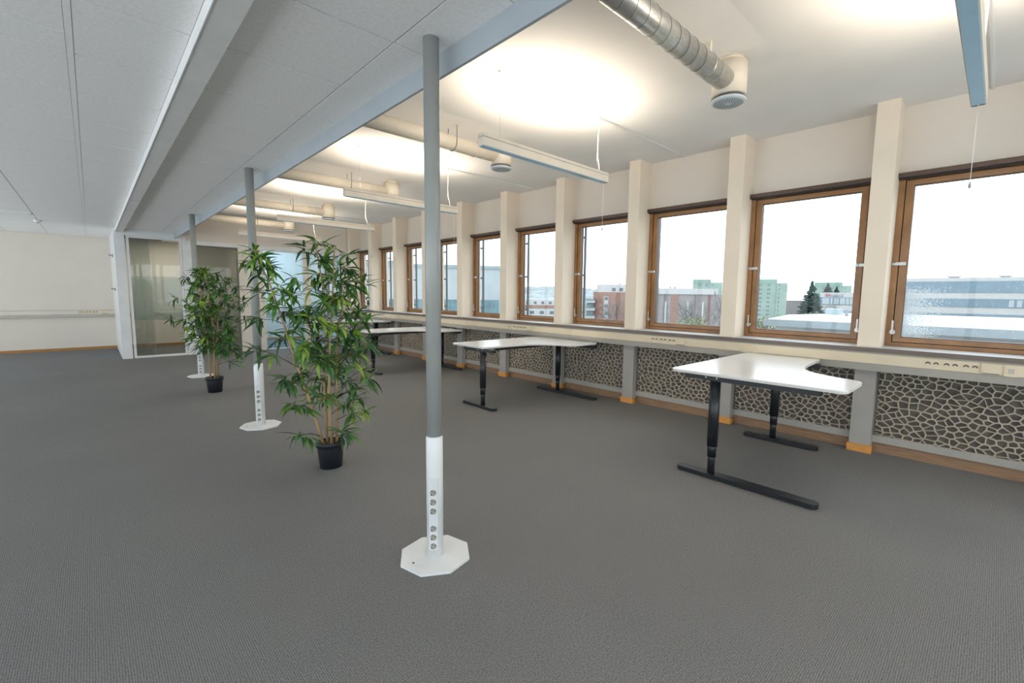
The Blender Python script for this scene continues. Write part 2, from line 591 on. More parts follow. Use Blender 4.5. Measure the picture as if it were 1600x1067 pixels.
def ring(m, x0, x1, y0, y1, z0, z1, t, tb=None, tt=None):
    tb = t if tb is None else tb
    tt = t if tt is None else tt
    m.box(x0, x1, y0, y0 + t, z0, z1).box(x0, x1, y1 - t, y1, z0, z1)
    m.box(x0, x1, y0 + t, y1 - t, z0, z0 + tb).box(x0, x1, y0 + t, y1 - t, z1 - tt, z1)
    return m


WM = {}
WM['frame'] = ring(ring(MB(), 5.028, 5.12, -HW, HW, WZ0, WZ1, 0.046, 0.034, 0.046), 5.090, 5.118, -HW + 0.03, HW - 0.03, WZ0 + 0.02, WZ1 - 0.03, 0.05).bevel(0.003, 1).mesh('frame', 'timber')
WM['sash'] = ring(MB(), 5.038, 5.10, -HW + 0.052, HW - 0.052, WZ0 + 0.040, WZ1 - 0.052, 0.053, 0.038, 0.043).bevel(0.005, 2).mesh('sash', 'timber')
WM['bead'] = ring(MB(), 5.052, 5.09, -HW + 0.098, HW - 0.098, WZ0 + 0.074, WZ1 - 0.09, 0.010).mesh('glazing_bead', 'timber_dark')
WM['pane'] = bx(5.066, 5.074, -0.42, 0.42, 0.99, 2.30).mesh('pane', 'window_glass')
WM['pane_wet'] = bx(5.066, 5.074, -0.42, 0.42, 0.99, 2.30).mesh('pane', 'window_glass_wet')
WM['cassette_shadow'] = bx(4.99, 5.03, -HW + 0.004, HW - 0.004, 2.340, 2.352).mesh('cassette_shadow', 'black_plastic')  # black strip standing in for the shadow line under the cassette
WM['blind'] = MB().box(4.966, 5.03, -HW + 0.002, HW - 0.002, 2.350, 2.388).bevel(0.012, 3).mesh('blind_cassette', 'timber_dark')
h = MB()
h.cyl((5.03, 0, 0), (5.012, 0, 0), 0.021, seg=16)
h.cyl((5.012, 0, 0), (4.998, 0, 0), 0.012, seg=12)
h.box(4.993, 5.003, -0.0065, 0.0065, -0.012, 0.10)
WM['handle'] = h.bevel(0.002, 1).mesh('handle', 'chrome')
WM['hinge'] = MB().box(5.012, 5.032, -0.046, 0.046, -0.013, 0.013).bevel(0.003, 1).cyl((5.018, 0.03, -0.017), (5.018, 0.03, 0.017), 0.008, seg=10).mesh('hinge', 'chrome')
WM['cord'] = MB().cyl((4.985, 0, 1.9), (4.985, 0, 2.33), 0.0012, seg=6).mesh('blind_cord', 'cable_white')

for k in range(K0, K1):
    yc = PY0 + PITCH * (k + 0.5)
    n = k - K0 + 1
    if k in VIEW:
        lab = 'brown timber window with dark blind cassette, showing ' + VIEW[k]
    elif 5 <= k <= 8:
        lab = 'brown timber window with dark blind cassette, showing the long pale wall'
    elif k > 8:
        lab = 'brown timber window inside the meeting room behind the glass'
    else:
        lab = 'brown timber window with dark blind cassette, past the long desk row'
    w = thing('window_%d' % n, lab, None, (0, yc, 0), 0, None, 'structure')
    if 5 <= k <= 8:
        w['group'] = 'windows facing the long pale wall'
    elif k > 8:
        w['group'] = 'meeting room windows'
    elif k < -1:
        w['group'] = 'windows past the desk row'
    link('frame', WM['frame'], w)
    link('sash', WM['sash'], w)
    link('glazing_bead', WM['bead'], w)
    link('pane', WM['pane_wet' if k == -1 else 'pane'], w)
    bc = link('blind_cassette', WM['blind'], w)
    link('cassette_shadow', WM['cassette_shadow'], bc)
    link('handle', WM['handle'], w, (0, HW - 0.05, 1.05))
    link('hinge', WM['hinge'], w, (0, HW - 0.052, 1.636))
    if k <= 0:
        link('handle', WM['handle'], w, (0, -HW + 0.05, 1.05))
        link('hinge', WM['hinge'], w, (0, -HW + 0.052, 1.636))

# steel guide ladders on the facade outside every pillar
lm = MB()
for yy in (-0.085, 0.085):
    lm.box(5.245, 5.275, yy - 0.011, yy + 0.011, 0.6, 2.9)
for z in (0.55 + 0.0, 1.087, 1.632, 2.177, 2.72):
    lm.box(5.25, 5.27, -0.085, 0.085, z - 0.013, z + 0.013)
lm.box(5.19, 5.25, -0.085, -0.07, 0.66, 0.70).box(5.19, 5.25, 0.07, 0.085, 0.66, 0.70)
ladm = lm.mesh('facade_ladder', 'facade_steel')
for k in range(1, K1 - 1):
    o = link('facade_ladder', ladm, None, (0, PY0 + PITCH * k, 0))
    tag(o, 'dark steel blind guide with cross bars outside a window pillar', 'guide rail', 'steel guides on the facade')

# ------------------------------------------------------------------ radiator panels with cellular grilles


def voronoi_grille():
    rnd = random.Random(5)
    W, Z0, Z1 = 2 * HW - 0.004, 0.150, 0.735
    nx, nz = 17, 13
    pts = []
    for i in range(-1, nx + 1):
        for j in range(-1, nz + 1):
            jx = 0.43 if rnd.random() < 0.8 else 0.2
            pts.append(((i + 0.5 * (j % 2) + 0.25 + rnd.uniform(-jx, jx)) * W / nx - W / 2, Z0 + (j + 0.5 + rnd.uniform(-.42, .42)) * (Z1 - Z0) / nz))
    pts = np.array(pts)
    ANI = 0.80                                  # cells are wider than tall
    q = pts * np.array([ANI, 1.0])
    bm = bmesh.new()
    for i in range(len(pts)):
        d = np.hypot(*(q - q[i]).T)
        near = np.argsort(d)[1:16]
        poly = [(q[i][0] - .2, q[i][1] - .2), (q[i][0] + .2, q[i][1] - .2), (q[i][0] + .2, q[i][1] + .2), (q[i][0] - .2, q[i][1] + .2)]
        lim = [((q[i] + q[j]) / 2, q[j] - q[i]) for j in near]
        lim += [(np.array([-W / 2 * ANI, 0]), np.array([-1., 0])), (np.array([W / 2 * ANI, 0]), np.array([1., 0])),
                (np.array([0, Z0]), np.array([0, -1.])), (np.array([0, Z1]), np.array([0, 1.]))]
        for mid, nn in lim:
            out = []
            for a, b in zip(poly, poly[1:] + poly[:1]):
                da = (a[0] - mid[0]) * nn[0] + (a[1] - mid[1]) * nn[1]
                db = (b[0] - mid[0]) * nn[0] + (b[1] - mid[1]) * nn[1]
                if da <= 0:
                    out.append(a)
                if da * db < 0:
                    t = da / (da - db)
                    out.append((a[0] + (b[0] - a[0]) * t, a[1] + (b[1] - a[1]) * t))
            poly = out
            if len(poly) < 3:
                break
        if len(poly) < 3:
            continue
        P = [(x / ANI, z) for x, z in poly]
        # drop very short edges
        P = [p for p, r in zip(P, P[1:] + P[:1]) if math.hypot(p[0] - r[0], p[1] - r[1]) > 0.0025]
        if len(P) < 3:
            continue
        cx = sum(p[0] for p in P) / len(P)
        cz = sum(p[1] for p in P) / len(P)
        I = []
        for x, z in P:
            dd = math.hypot(cx - x, cz - z)
            t = min(0.55, 0.0058 / max(dd, 1e-6))
            I.append((x + (cx - x) * t, z + (cz - z) * t))
        A = [bm.verts.new((0, x, z)) for x, z in P]
        B = [bm.verts.new((0.001, x, z)) for x, z in I]
        C = [bm.verts.new((0.022, x, z)) for x, z in I]
        m = len(P)
        for k in range(m):
            l = (k + 1) % m
            bm.faces.new((A[k], A[l], B[l], B[k]))
            bm.faces.new((B[k], B[l], C[l], C[k]))
    me = bpy.data.meshes.new('cell_grille')
    bm.to_mesh(me)
    bm.free()
    me.materials.append(MATS['radiator_rib'])
    return me


GR = voronoi_grille()
BK = bx(4.886, 4.90, -HW, HW, 0.092, 0.74).mesh('backing', 'radiator_backing')
ST = MB().box(4.852, 4.888, -HW, HW, 0.092, 0.150).bevel(0.003, 1).mesh('bottom_rail', 'grey_lacquer')
SD = bx(4.856, 4.888, -0.006, 0.006, 0.150, 0.74).mesh('side_strip', 'radiator_backing')
for k in range(K0, K1 - 2):
    yc = PY0 + PITCH * (k + 0.5)
    rl_ = 'radiator panel with cellular grille below the window showing ' + (VIEW[k] if k in VIEW else ('the long pale wall' if k > 0 else 'nothing but sky'))
    r = thing('radiator_panel', rl_, 'radiator panel', (0, yc, 0), 0, 'radiator panels under the sill')
    g = link('cell_grille', GR, r, (4.862, 0, 0))
    link('backing', BK, r)
    link('bottom_rail', ST, r)
    link('side_strip', SD, r, (0, HW - 0.007, 0))
    link('side_strip', SD, r, (0, -HW + 0.007, 0))

# ------------------------------------------------------------------ cable trunking under the sill
tr = thing('cable_trunking', 'cream cable trunking with socket modules running under the window sill', 'cable trunking')
MB().extrude_y([(4.712, 0.892), (4.702, 0.878), (4.706, 0.874), (4.706, 0.792), (4.701, 0.788), (4.728, 0.727), (4.80, 0.722), (4.846, 0.722), (4.846, 0.892)], YB, YP).build('trunking_body', 'trunk_shade_grey', tr)
SEAM = [YB, -0.83, 1.64, 4.12, 6.43, 8.93, YP - 0.02]
for a, b in zip(SEAM, SEAM[1:]):
    MB().box(4.698, 4.708, a + 0.004, b - 0.004, 0.793, 0.873).bevel(0.002, 1).build('trunking_cover', 'trunk_cream', tr)
for y in SEAM[1:-1]:
    bx(4.695, 4.709, y - 0.02, y + 0.02, 0.790, 0.876).build('cover_joint', 'trunk_cream', tr)


def socket_shade(yc, zc):
    """a pair of round sockets: half-moon shadows of the recessed cups"""
    m = MB()
    for s in (-1, 1):
        pts = []
        for i in range(13):
            t = PI * i / 12
            pts.append((yc + s * 0.024 + 0.017 * math.cos(t), zc + 0.017 * math.sin(t)))
        inner = [(yc + s * 0.024 + 0.009 * math.cos(PI * i / 12), zc - 0.001 + 0.007 * math.sin(PI * i / 12)) for i in range(12, -1, -1)]
        loop = pts + inner
        A = [m.bm.verts.new((-0.0034, y, z)) for y, z in loop]
        B = [m.bm.verts.new((0.002, y, z)) for y, z in loop]
        for i in range(12):
            m.bm.faces.new((A[i], A[i + 1], A[24 - i], A[25 - i]))
        for i in range(26):
            j = (i + 1) % 26
            m.bm.faces.new((A[i], A[j], B[j], B[i]))
    return m.mesh('socket_shade_pair', 'socket_dark')


SH = socket_shade(0, 0)
SM = MB().box(-0.002, 0.004, -0.052, 0.052, -0.036, 0.036).bevel(0.0015, 1).mesh('socket_module', 'trunk_cream')
NM = MB().box(-0.016, 0.004, -0.052, 0.052, -0.03, 0.036).bevel(0.003, 1).mesh('data_box', 'trunk_cream')
NS = bx(-0.0165, 0.0, -0.045, 0.045, -0.034, -0.0295).mesh('data_slot', 'socket_dark')
SW = MB().box(-0.009, 0.004, -0.034, 0.034, -0.038, 0.036).bevel(0.002, 1).mesh('switch_box', 'trunk_cream')
SWD = bx(-0.0098, 0.0, -0.016, 0.016, -0.016, 0.02).mesh('switch_rocker', 'trunk_shade_grey')


def sockets_at(y, step=-0.108, x=4.698, z=0.833, parent=tr, sw=False, order=1):
    for i in range(3):
        s = link('socket_module', SM, parent, (x, y + step * i, z))
        link('socket_shade_pair', SH, s)
    s = link('data_box', NM, parent, (x, y + step * 3, z))
    link('data_slot', NS, s)
    if sw:
        s = link('switch_box', SW, parent, (x, y + step * 3 - 0.1, z - 0.004))
        link('switch_rocker', SWD, s)


sockets_at(0.326, sw=True)
sockets_at(2.747)
sockets_at(5.17, sw=False)
sockets_at(9.75)
s_ = link('switch_box', SW, tr, (4.698, 5.29, 0.833))
link('switch_rocker', SWD, s_)
s_ = link('switch_box', SW, tr, (4.698, 4.06, 0.833))
s_ = link('switch_box', SW, tr, (4.698, 1.74, 0.825))

# ------------------------------------------------------------------ trunking on the end wall
t2 = thing('cable_trunking', 'pale cable trunking with sockets crossing the plain end wall', 'cable trunking')
MB().box(XL, 4.9, YE - 0.06, YE, 0.735, 0.880).build('trunking_body', 'trunk_shade_grey', t2)
bx(XL, 4.9, YE - 0.066, YE - 0.055, 0.790, 0.868).build('trunking_cover', 'wall_paint', t2)
for i in range(3):
    o = link('socket_module', SM, t2, (-0.165 + 0.108 * i, YE - 0.066, 0.83))
    o.rotation_euler = (0, 0, PI / 2)
    p = link('socket_shade_pair', SH, o)
o = link('data_box', NM, t2, (0.2, YE - 0.066, 0.83))
o.rotation_euler = (0, 0, PI / 2)
link('data_slot', NS, o)

# ------------------------------------------------------------------ glazed partition and rooms behind it
pt = struct(MB().box(0.374, 0.526, YP, YP + 0.10, 0, ZL + 0.018).build('wall_partition', 'white_metal'), 'white partition with glass panels across the end of the office')
bx(0.374, 0.43, YP + 0.1, YE, 0, ZL + 0.018).build('side_wall', 'white_metal', pt)
bx(0.526, 1.30, YP, YP + 0.10, 2.372, ZL + 0.018).build('header', 'white_metal', pt)
bx(0.40, 1.47, YP - 0.012, YP + 0.1, 2.372, 2.446).build('header_board', 'white_metal', pt)
bx(1.30, 1.47, YP, YP + 0.10, 2.372, ZU).build('header', 'wall_paint', pt)
bx(1.47, 4.95, YP, YP + 0.10, 2.275, ZU).build('header', 'wall_paint', pt)
bx(1.47, 4.95, YP - 0.008, YP, 2.275, 2.36).build('header_trim', 'white_metal', pt)
bx(1.40, 1.56, YP, YP + 0.10, 0, 2.372).build('post', 'white_metal', pt)
bx(2.375, 2.845, YP, YP + 0.10, 0, 2.275).build('solid_panel', 'wall_paint', pt)
bx(3.73, 3.85, YP, YP + 0.10, 0, 2.275).build('post', 'wall_paint', pt)
bx(4.68, 4.95, YP, YP + 0.10, 0, 2.275).build('solid_panel', 'wall_paint', pt)
bx(4.60, 4.68, YP, YP + 0.10, 0, 2.275).build('dark_jamb', 'wall_paint', pt)
bx(2.56, 2.66, YP + 0.10, YE, 0, ZU).build('divider_wall', 'wall_paint', pt)
bx(4.78, 4.85, YP - 0.05, YP - 0.02, 0.93, ZU).build('riser_pipe', 'wall_paint', pt)


def glazed(name, label, x0, x1, z0, z1, gm, frame='white_metal', fw=0.04, band=None):
    d = thing(name, label, None, ((x0 + x1) / 2, YP + 0.03, 0), 0, None, 'structure')
    w = (x1 - x0) / 2
    m = MB()
    m.box(-w, -w + fw, -0.02, 0.03, z0, z1).box(w - fw, w, -0.02, 0.03, z0, z1)
    m.box(-w + fw, w - fw, -0.02, 0.03, z0, z0 + fw).box(-w + fw, w - fw, -0.02, 0.03, z1 - fw, z1)
    m.build('frame', frame, d)
    bx(-w + fw, w - fw, 0.0, 0.008, z0 + fw, z1 - fw).build('pane', gm, d)
    if band:
        bx(-w + fw, w - fw, -0.002, 0.0, band[0], band[1]).build('frosted_film', 'frosted_band', d)
    return d


glazed('door_1', 'clear glass panel in a white frame with frosted band, beside the corner post', 0.545, 1.395, 0.0, 2.372, 'door_glass', band=(0.745, 1.60))
d2 = glazed('door_2', 'dark smoked glass door between two white posts', 1.565, 2.37, 0.0, 2.272, 'smoked_glass', 'seam_dark', 0.02)
MB().cyl((0.33, -0.05, 1.0), (0.33, -0.05, 1.1), 0.008, seg=10).cyl((0.33, -0.05, 1.05), (0.33, 0.0, 1.05), 0.006, seg=8).build('handle', 'chrome', d2)
glazed('door_3', 'wide meeting room glass panel, blue daylight put into its tint, behind the tall bamboo', 2.85, 3.73, 0.0, 2.275, 'daylight_glass', 'white_metal', 0.025)
d4 = glazed('door_4', 'narrow meeting room glass panel, blue daylight put into its tint, next to the windows', 3.85, 4.60, 0.0, 2.275, 'daylight_glass', 'white_metal', 0.025)
bx(0.365, 0.385, -0.05, 0.0, 1.35, 2.2).build('dark_edge', 'black_plastic', d4)
# coat hooks on the partition's side
for i, z in enumerate((2.02, 1.34)):
    hk = MB().box(-0.012, 0, -0.02, 0.02, -0.03, 0.03).cyl((-0.01, 0, 0.01), (-0.05, 0, 0.0), 0.007, seg=8).cyl((-0.05, 0, 0.0), (-0.055, 0, 0.03), 0.007, seg=8).build('wall_hook', 'seam_dark')
    hk.location = (0.374, 12.6, z)
    tag(hk, ('upper' if i == 0 else 'lower') + ' small dark hook on the side of the white partition', 'hook')

# gathered grey curtain behind the glass panel
cm = MB()
N = 36
F = [cm.bm.verts.new((0.60 + 0.30 * i / N, YP + 0.25 + 0.035 * math.sin(i * 1.9) + 0.01 * math.sin(i * 0.7), 0.05)) for i in range(N + 1)]
T = [cm.bm.verts.new((v.co.x, v.co.y, 2.36)) for v in F]
for i in range(N):
    f = cm.bm.faces.new((F[i], F[i + 1], T[i + 1], T[i]))
    f.smooth = True
r_ = bmesh.ops.solidify(cm.bm, geom=cm.bm.faces[:], thickness=0.004)
tag(cm.build('curtain', 'curtain_sheer'), 'gathered grey curtain hanging behind the clear glass panel', 'curtain')
# ceiling and added light panels that brighten the two small rooms
struct(bx(1.285, 2.56, YP + 0.1, YE, ZL, ZL + 0.1).build('ceiling_small_room', 'white_ceiling'), 'flat white ceiling of the small room behind the clear glass')


def added_room_panel(label, x, y, z, watts, color):
    t = thing('added_fill_panel', label, 'lamp', (x, y, z))
    ring2 = MB().box(-0.32, 0.32, -0.32, -0.30, -0.02, 0).box(-0.32, 0.32, 0.30, 0.32, -0.02, 0).box(-0.32, -0.30, -0.30, 0.30, -0.02, 0).box(0.30, 0.32, -0.30, 0.30, -0.02, 0)
    ring2.build('fill_panel_frame', 'white_metal', t)
    l = bpy.data.lights.new('fill_panel_light', 'AREA')
    l.shape = 'SQUARE'
    l.size = 0.58
    l.energy = watts
    l.color = color
    o = bpy.data.objects.new('fill_panel_light', l)
    o.location = (0, 0, -0.012)
    COL.objects.link(o)
    o.parent = t


added_room_panel('added square fill light in the ceiling of the small room behind clear glass', 1.4, 12.9, ZL, 15, (1.0, 0.94, 0.84))
added_room_panel('added square fill light in the ceiling of the meeting room behind glass', 3.6, 12.9, ZU, 42, (0.72, 0.86, 1.0))

# ------------------------------------------------------------------ ceiling fittings in the tile ceiling
rl = thing('recessed_luminaire', 'switched-off recessed luminaire in the tile ceiling near the end wall', 'lamp', (-0.86, 10.45, ZL))
MB().box(-0.28, 0.28, -0.10, 0.10, -0.012, 0.0).bevel(0.003, 1).build('housing', 'white_metal', rl)
for i in range(5):
    bx(-0.26, 0.26, -0.085 + 0.04 * i, -0.075 + 0.04 * i, -0.02, -0.012).build('louvre', 'white_metal', rl)
sd = thing('smoke_detector', 'small round white smoke detector on the tile ceiling', 'smoke detector', (-0.57, 11.35, ZL))
MB().lathe([(0.05, 0), (0.05, -0.015), (0.04, -0.035), (0.02, -0.042)], 20).build('housing', 'white_metal', sd)
MB().lathe([(0.018, -0.042), (0.018, -0.05)], 14).build('sensor_cap', 'socket_grey', sd)

# ------------------------------------------------------------------ hanging lamps
LAMP_Y = [0.165, 2.65, 5.06, 7.50, 9.95]
LX0, LX1, LZ = 2.06, 3.54, 2.38
LAMP_LABEL = ['long white hanging lamp whose pull cord dangles before the window with the office view',
              'long white hanging lamp whose pull cord dangles before the window with the brick block',
              'second long white hanging lamp behind the power pole, below a drum-ended duct',
              'third long white hanging lamp further down the row, above the bamboo tops',
              'last long white hanging lamp next to the glazed partition']


def make_lamp():
    t = thing('pendant_lamp', LAMP_LABEL[0], 'lamp', (0, 0, 0), 0, 'long hanging lamps')
    MB().box(LX0, LX1, -0.031, 0.031, LZ + 0.004, LZ + 0.062).bevel(0.002, 1).build('lamp_body', 'lamp_white', t)
    MB().box(LX0, LX1, -0.031, 0.031, LZ + 0.066, LZ + 0.088).bevel(0.002, 1).build('top_profile', 'lamp_white', t)
    bx(LX0 + 0.002, LX1 - 0.002, -0.028, 0.028, LZ + 0.060, LZ + 0.068).build('shadow_groove', 'seam_dark', t)
    bx(LX0 + 0.012, LX1 - 0.03, -0.026, 0.026, LZ, LZ + 0.006).build('lens', 'lens_sky_blue', t)
    bx(LX1 - 0.03, LX1 - 0.004, -0.026, 0.026, LZ + 0.001, LZ + 0.006).build('end_slot', 'seam_dark', t)
    for x in (2.24, 3.40):
        w = MB().cyl((x, 0, LZ + 0.088), (x, 0, ZU), 0.0011, seg=6).build('suspension_wire', 'chrome', t)
        MB().cyl((x, 0, ZU - 0.012), (x, 0, ZU), 0.012, seg=12).build('ceiling_cup', 'cable_white', w)
    pts = [(3.415, 0, ZU), (3.414, 0, ZU - 0.12), (3.405, 0, ZU - 0.27), (3.412, 0, LZ + 0.20), (3.432, 0, LZ + 0.14), (3.436, 0, LZ + 0.088)]
    MB().tube(pts, 0.0052, 8).build('power_cord', 'cable_white', t)
    c = MB().cyl((3.505, 0.0, 1.97), (3.505, 0.0, LZ + 0.004), 0.0018, seg=6).build('pull_cord', 'cable_white', t)
    MB().lathe([(0.003, 1.975), (0.007, 1.96), (0.007, 1.95), (0.003, 1.942)], 10).build('cord_knob', 'socket_grey', c).location = (3.505, 0, 0)
    return t


def uplight(parent, y):
    l = bpy.data.lights.new('uplight_tube', 'AREA')
    l.shape = 'RECTANGLE'
    l.size, l.size_y = 0.98, 0.045
    l.energy = UPLIGHT_WATTS
    l.color = UPLIGHT_COLOR
    o = bpy.data.objects.new('uplight_tube', l)
    o.location = ((LX0 + LX1) / 2, 0, LZ + 0.095)
    o.rotation_euler = (PI, 0, 0)
    COL.objects.link(o)
    o.parent = parent


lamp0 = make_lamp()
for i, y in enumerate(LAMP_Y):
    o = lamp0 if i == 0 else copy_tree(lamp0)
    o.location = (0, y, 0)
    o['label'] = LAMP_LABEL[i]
for i, o in enumerate([x for x in COL.objects if x.get('category') == 'lamp' and x.name.startswith('pendant_lamp')]):
    uplight(o, 0)

# surface conduits on the ceiling from each lamp to the window wall
for i, y in enumerate(LAMP_Y):
    c = MB().box(3.40, XS, y - 0.008, y + 0.008, ZU - 0.012, ZU).build('ceiling_conduit', 'white_ceiling')
    tag(c, 'thin white ceiling conduit feeding the ' + ('first', 'second', 'third', 'fourth', 'last')[i] + ' hanging lamp before the partition', 'conduit', 'ceiling conduits')

# ------------------------------------------------------------------ ventilation ducts with drum diffusers
DUCT_Y = [1.41, 3.82, 6.27, 8.72, 11.05]
DX, DZ, DR = 3.25, 2.793, 0.070
DUCT_LABEL = ['shiny galvanised spiral duct ending in a cream drum diffuser, with bare steel seams',
              'cream ventilation duct whose drum shows its blue-lit perforated plate',
              'cream ventilation duct with drum, the second painted one along the ceiling',
              'cream ventilation duct with drum, the third painted one along the ceiling',
              'cream ventilation duct with drum close to the glazed partition']


def make_duct(first):
    t = thing('ventilation_duct', DUCT_LABEL[0], 'duct', (0, 0, 0), 0, 'ventilation ducts under the ceiling')
    pm_ = 'galvanised' if first else 'duct_paint'
    MB().cyl((1.316, 0, DZ), (DX - 0.09, 0, DZ), DR, seg=36).build('pipe', pm_, t)
    # one long seam winding round the pipe
    pts = []
    turns = 14
    for i in range(turns * 24 + 1):
        a = 2 * PI * i / 24
        pts.append((1.32 + (DX - 0.44 - 1.32) * i / (turns * 24), (DR + 0.0004) * math.cos(a), DZ + (DR + 0.0004) * math.sin(a)))
    MB().tube(pts, 0.0016 if first else 0.001, 4).build('spiral_seam', 'seam_dark' if first else 'duct_paint', t)
    MB().cyl((DX - 0.36, 0, DZ), (DX - 0.35, 0, DZ), DR + 0.005, seg=36).build('pipe_collar', 'galvanised' if first else 'duct_paint', t)
    MB().cyl((DX - 0.25, 0, DZ), (DX - 0.246, 0, DZ), DR + 0.002, seg=36).build('pipe_ring', 'galvanised' if first else 'duct_paint', t)
    d = MB().lathe([(0.112, 2.915), (0.112, 2.700)], 40).build('drum', 'duct_paint', t)
    d.location = (DX, 0, 0)
    MB().lathe([(0.085, ZU), (0.085, 2.914)], 28).build('drum_mount', 'duct_paint', t).location = (DX, 0, 0)
    c = MB().lathe([(0.098, 2.70), (0.098, 2.676)], 32).build('drum_neck', 'seam_dark', t)
    c.location = (DX, 0, 0)
    p = MB().lathe([(0.02, 2.684), (0.108, 2.682), (0.114, 2.676), (0.110, 2.668), (0.09, 2.662), (0.02, 2.659)], 40).build('diffuser_plate', 'diffuser_plate', t)
    p.location = (DX, 0, 0)
    q = MB()
    for ri, (r, n) in enumerate(((0.030, 12), (0.045, 18), (0.060, 24), (0.075, 30), (0.090, 36))):
        zz = 2.6605 if r < 0.08 else 2.6615
        for i in range(n):
            a = 2 * PI * (i + 0.5 * (ri % 2)) / n
            x, y = r * math.cos(a), r * math.sin(a)
            u = Vector((math.cos(a), math.sin(a), 0))
            v = Vector((-u.y, u.x, 0))
            c0 = Vector((x, y, zz - 0.0025))
            A = [q.bm.verts.new(c0 + u * su * 0.0058 + v * sv * 0.0030) for su, sv in ((-1, -1), (1, -1), (1, 1), (-1, 1))]
            q.bm.faces.new(A)
    pf = q.build('perforation', 'seam_dark', p)
    pf['kind'] = 'stuff'
    MB().cyl((0.09, -0.06, 2.682), (0.09, -0.06, 2.70), 0.004, seg=8).build('spacer', 'white_metal', p)
    # strap hanging the pipe from the ceiling
    xs = DX - 0.62
    pts = [(xs, -DR - 0.004, ZU)] + [(xs, (DR + 0.003) * math.cos(a), DZ + (DR + 0.003) * math.sin(a)) for a in np.linspace(PI, 2 * PI, 12)] + [(xs, DR + 0.004, ZU)]
    if first:
        bx(DX - 0.33, DX - 0.31, -0.012, 0.012, DZ + DR, ZU).build('hanger_bracket', 'duct_paint', t)
    else:
        MB().tube(pts, 0.0035, 6).build('hanger_strap', 'seam_dark', t)
    return t


du0 = make_duct(True)
du1 = make_duct(False)
for i, y in enumerate(DUCT_Y):
    o = du0 if i == 0 else (du1 if i == 1 else copy_tree(du1))
    o.location = (0, y, 0)
    o['label'] = DUCT_LABEL[i]

# ------------------------------------------------------------------ power poles


def power_pole(x, y, rz, label):
    t = thing('power_pole', label, 'power pole', (x, y, 0), 0, 'power poles on octagonal bases')
    a0 = math.radians(-9)
    octo = [(0.181 * math.cos(a0 + PI / 4 * i), 0.181 * math.sin(a0 + PI / 4 * i)) for i in range(8)]
    p = MB().prism(octo, 0.0, 0.013).bevel(0.003, 2).build('base_plate', 'white_metal', t)
    for s in (1,):
        MB().cyl((-0.125, 0.0, 0.0125), (-0.125, 0.0, 0.0142), 0.006, seg=10).build('screw_hole', 'socket_dark', p)
    MB().cyl((0, 0, 0.6), (0, 0, ZL + 0.005), 0.0365, seg=32).build('pole', 'pole_paint', t)
    # extruded ribs along the pole
    for ang in (rz + 1.05, rz + 1.35):
        c, s = math.cos(ang), math.sin(ang)
        MB().cyl((0.0365 * c, 0.0365 * s, 0.63), (0.0365 * c, 0.0365 * s, ZL), 0.0022, seg=6).build('pole_rib', 'pole_paint', t)
    MB().lathe([(0.041, 0.013), (0.041, 0.622), (0.037, 0.630)], 32).build('sleeve', 'white_metal', t)
    n = Vector((math.cos(rz), math.sin(rz), 0))
    pl = MB().box(0.030, 0.0425, -0.021, 0.021, 0.055, 0.425).bevel(0.0015, 1).build('socket_panel', 'aluminium', t)
    pl.rotation_euler = (0, 0, rz)
    for z in (0.352, 0.304, 0.257, 0.167, 0.121, 0.075):
        m = MB().cyl((0.0425, 0, z), (0.0432, 0, z), 0.0195, seg=24).build('socket', 'white_metal', pl)
        q = MB()
        q.cyl((0.0432, 0, z), (0.0436, 0, z), 0.0165, seg=20)
        q.build('socket_cup', 'socket_grey', m)
        q = MB()
        for dy, dz, r in ((-0.006, 0.009, 0.0038), (0.008, 0.004, 0.0038), (0.0, -0.001, 0.002), (-0.009, -0.010, 0.0045)):
            q.cyl((0.0434, dy, z + dz), (0.0440, dy, z + dz), r, seg=8)
        q.build('socket_contact', 'socket_dark', m)
    return t


power_pole(1.187, 1.893, math.atan2(-0.73, -0.68), 'white power pole standing alone on open carpet, its sockets facing the room')
power_pole(1.146, 5.01, math.atan2(-0.88, -0.47), 'white power pole half hidden by the leaning bamboo plant')
power_pole(1.177, 8.60, math.atan2(-0.9, -0.3), 'white power pole by the glass panels, behind the bushy upright bamboo')

# ------------------------------------------------------------------ desks


def rounded(pts, r, n=6):
    """round every corner of a polygon"""
    out = []
    N_ = len(pts)
    for i in range(N_):
        p0, p1, p2 = Vector(pts[i - 1]), Vector(pts[i]), Vector(pts[(i + 1) % N_])
        rr = r[i] if isinstance(r, (list, tuple)) else r
        a = (p0 - p1)
        b = (p2 - p1)
        ra = min(rr, a.length * 0.45)
        rb = min(rr, b.length * 0.45)
        A = p1 + a.normalized() * ra
        B = p1 + b.normalized() * rb
        for k in range(n + 1):
            t = k / n
            q = A * (1 - t) ** 2 + p1 * 2 * t * (1 - t) + B * t * t
            out.append((q.x, q.y))
    return out


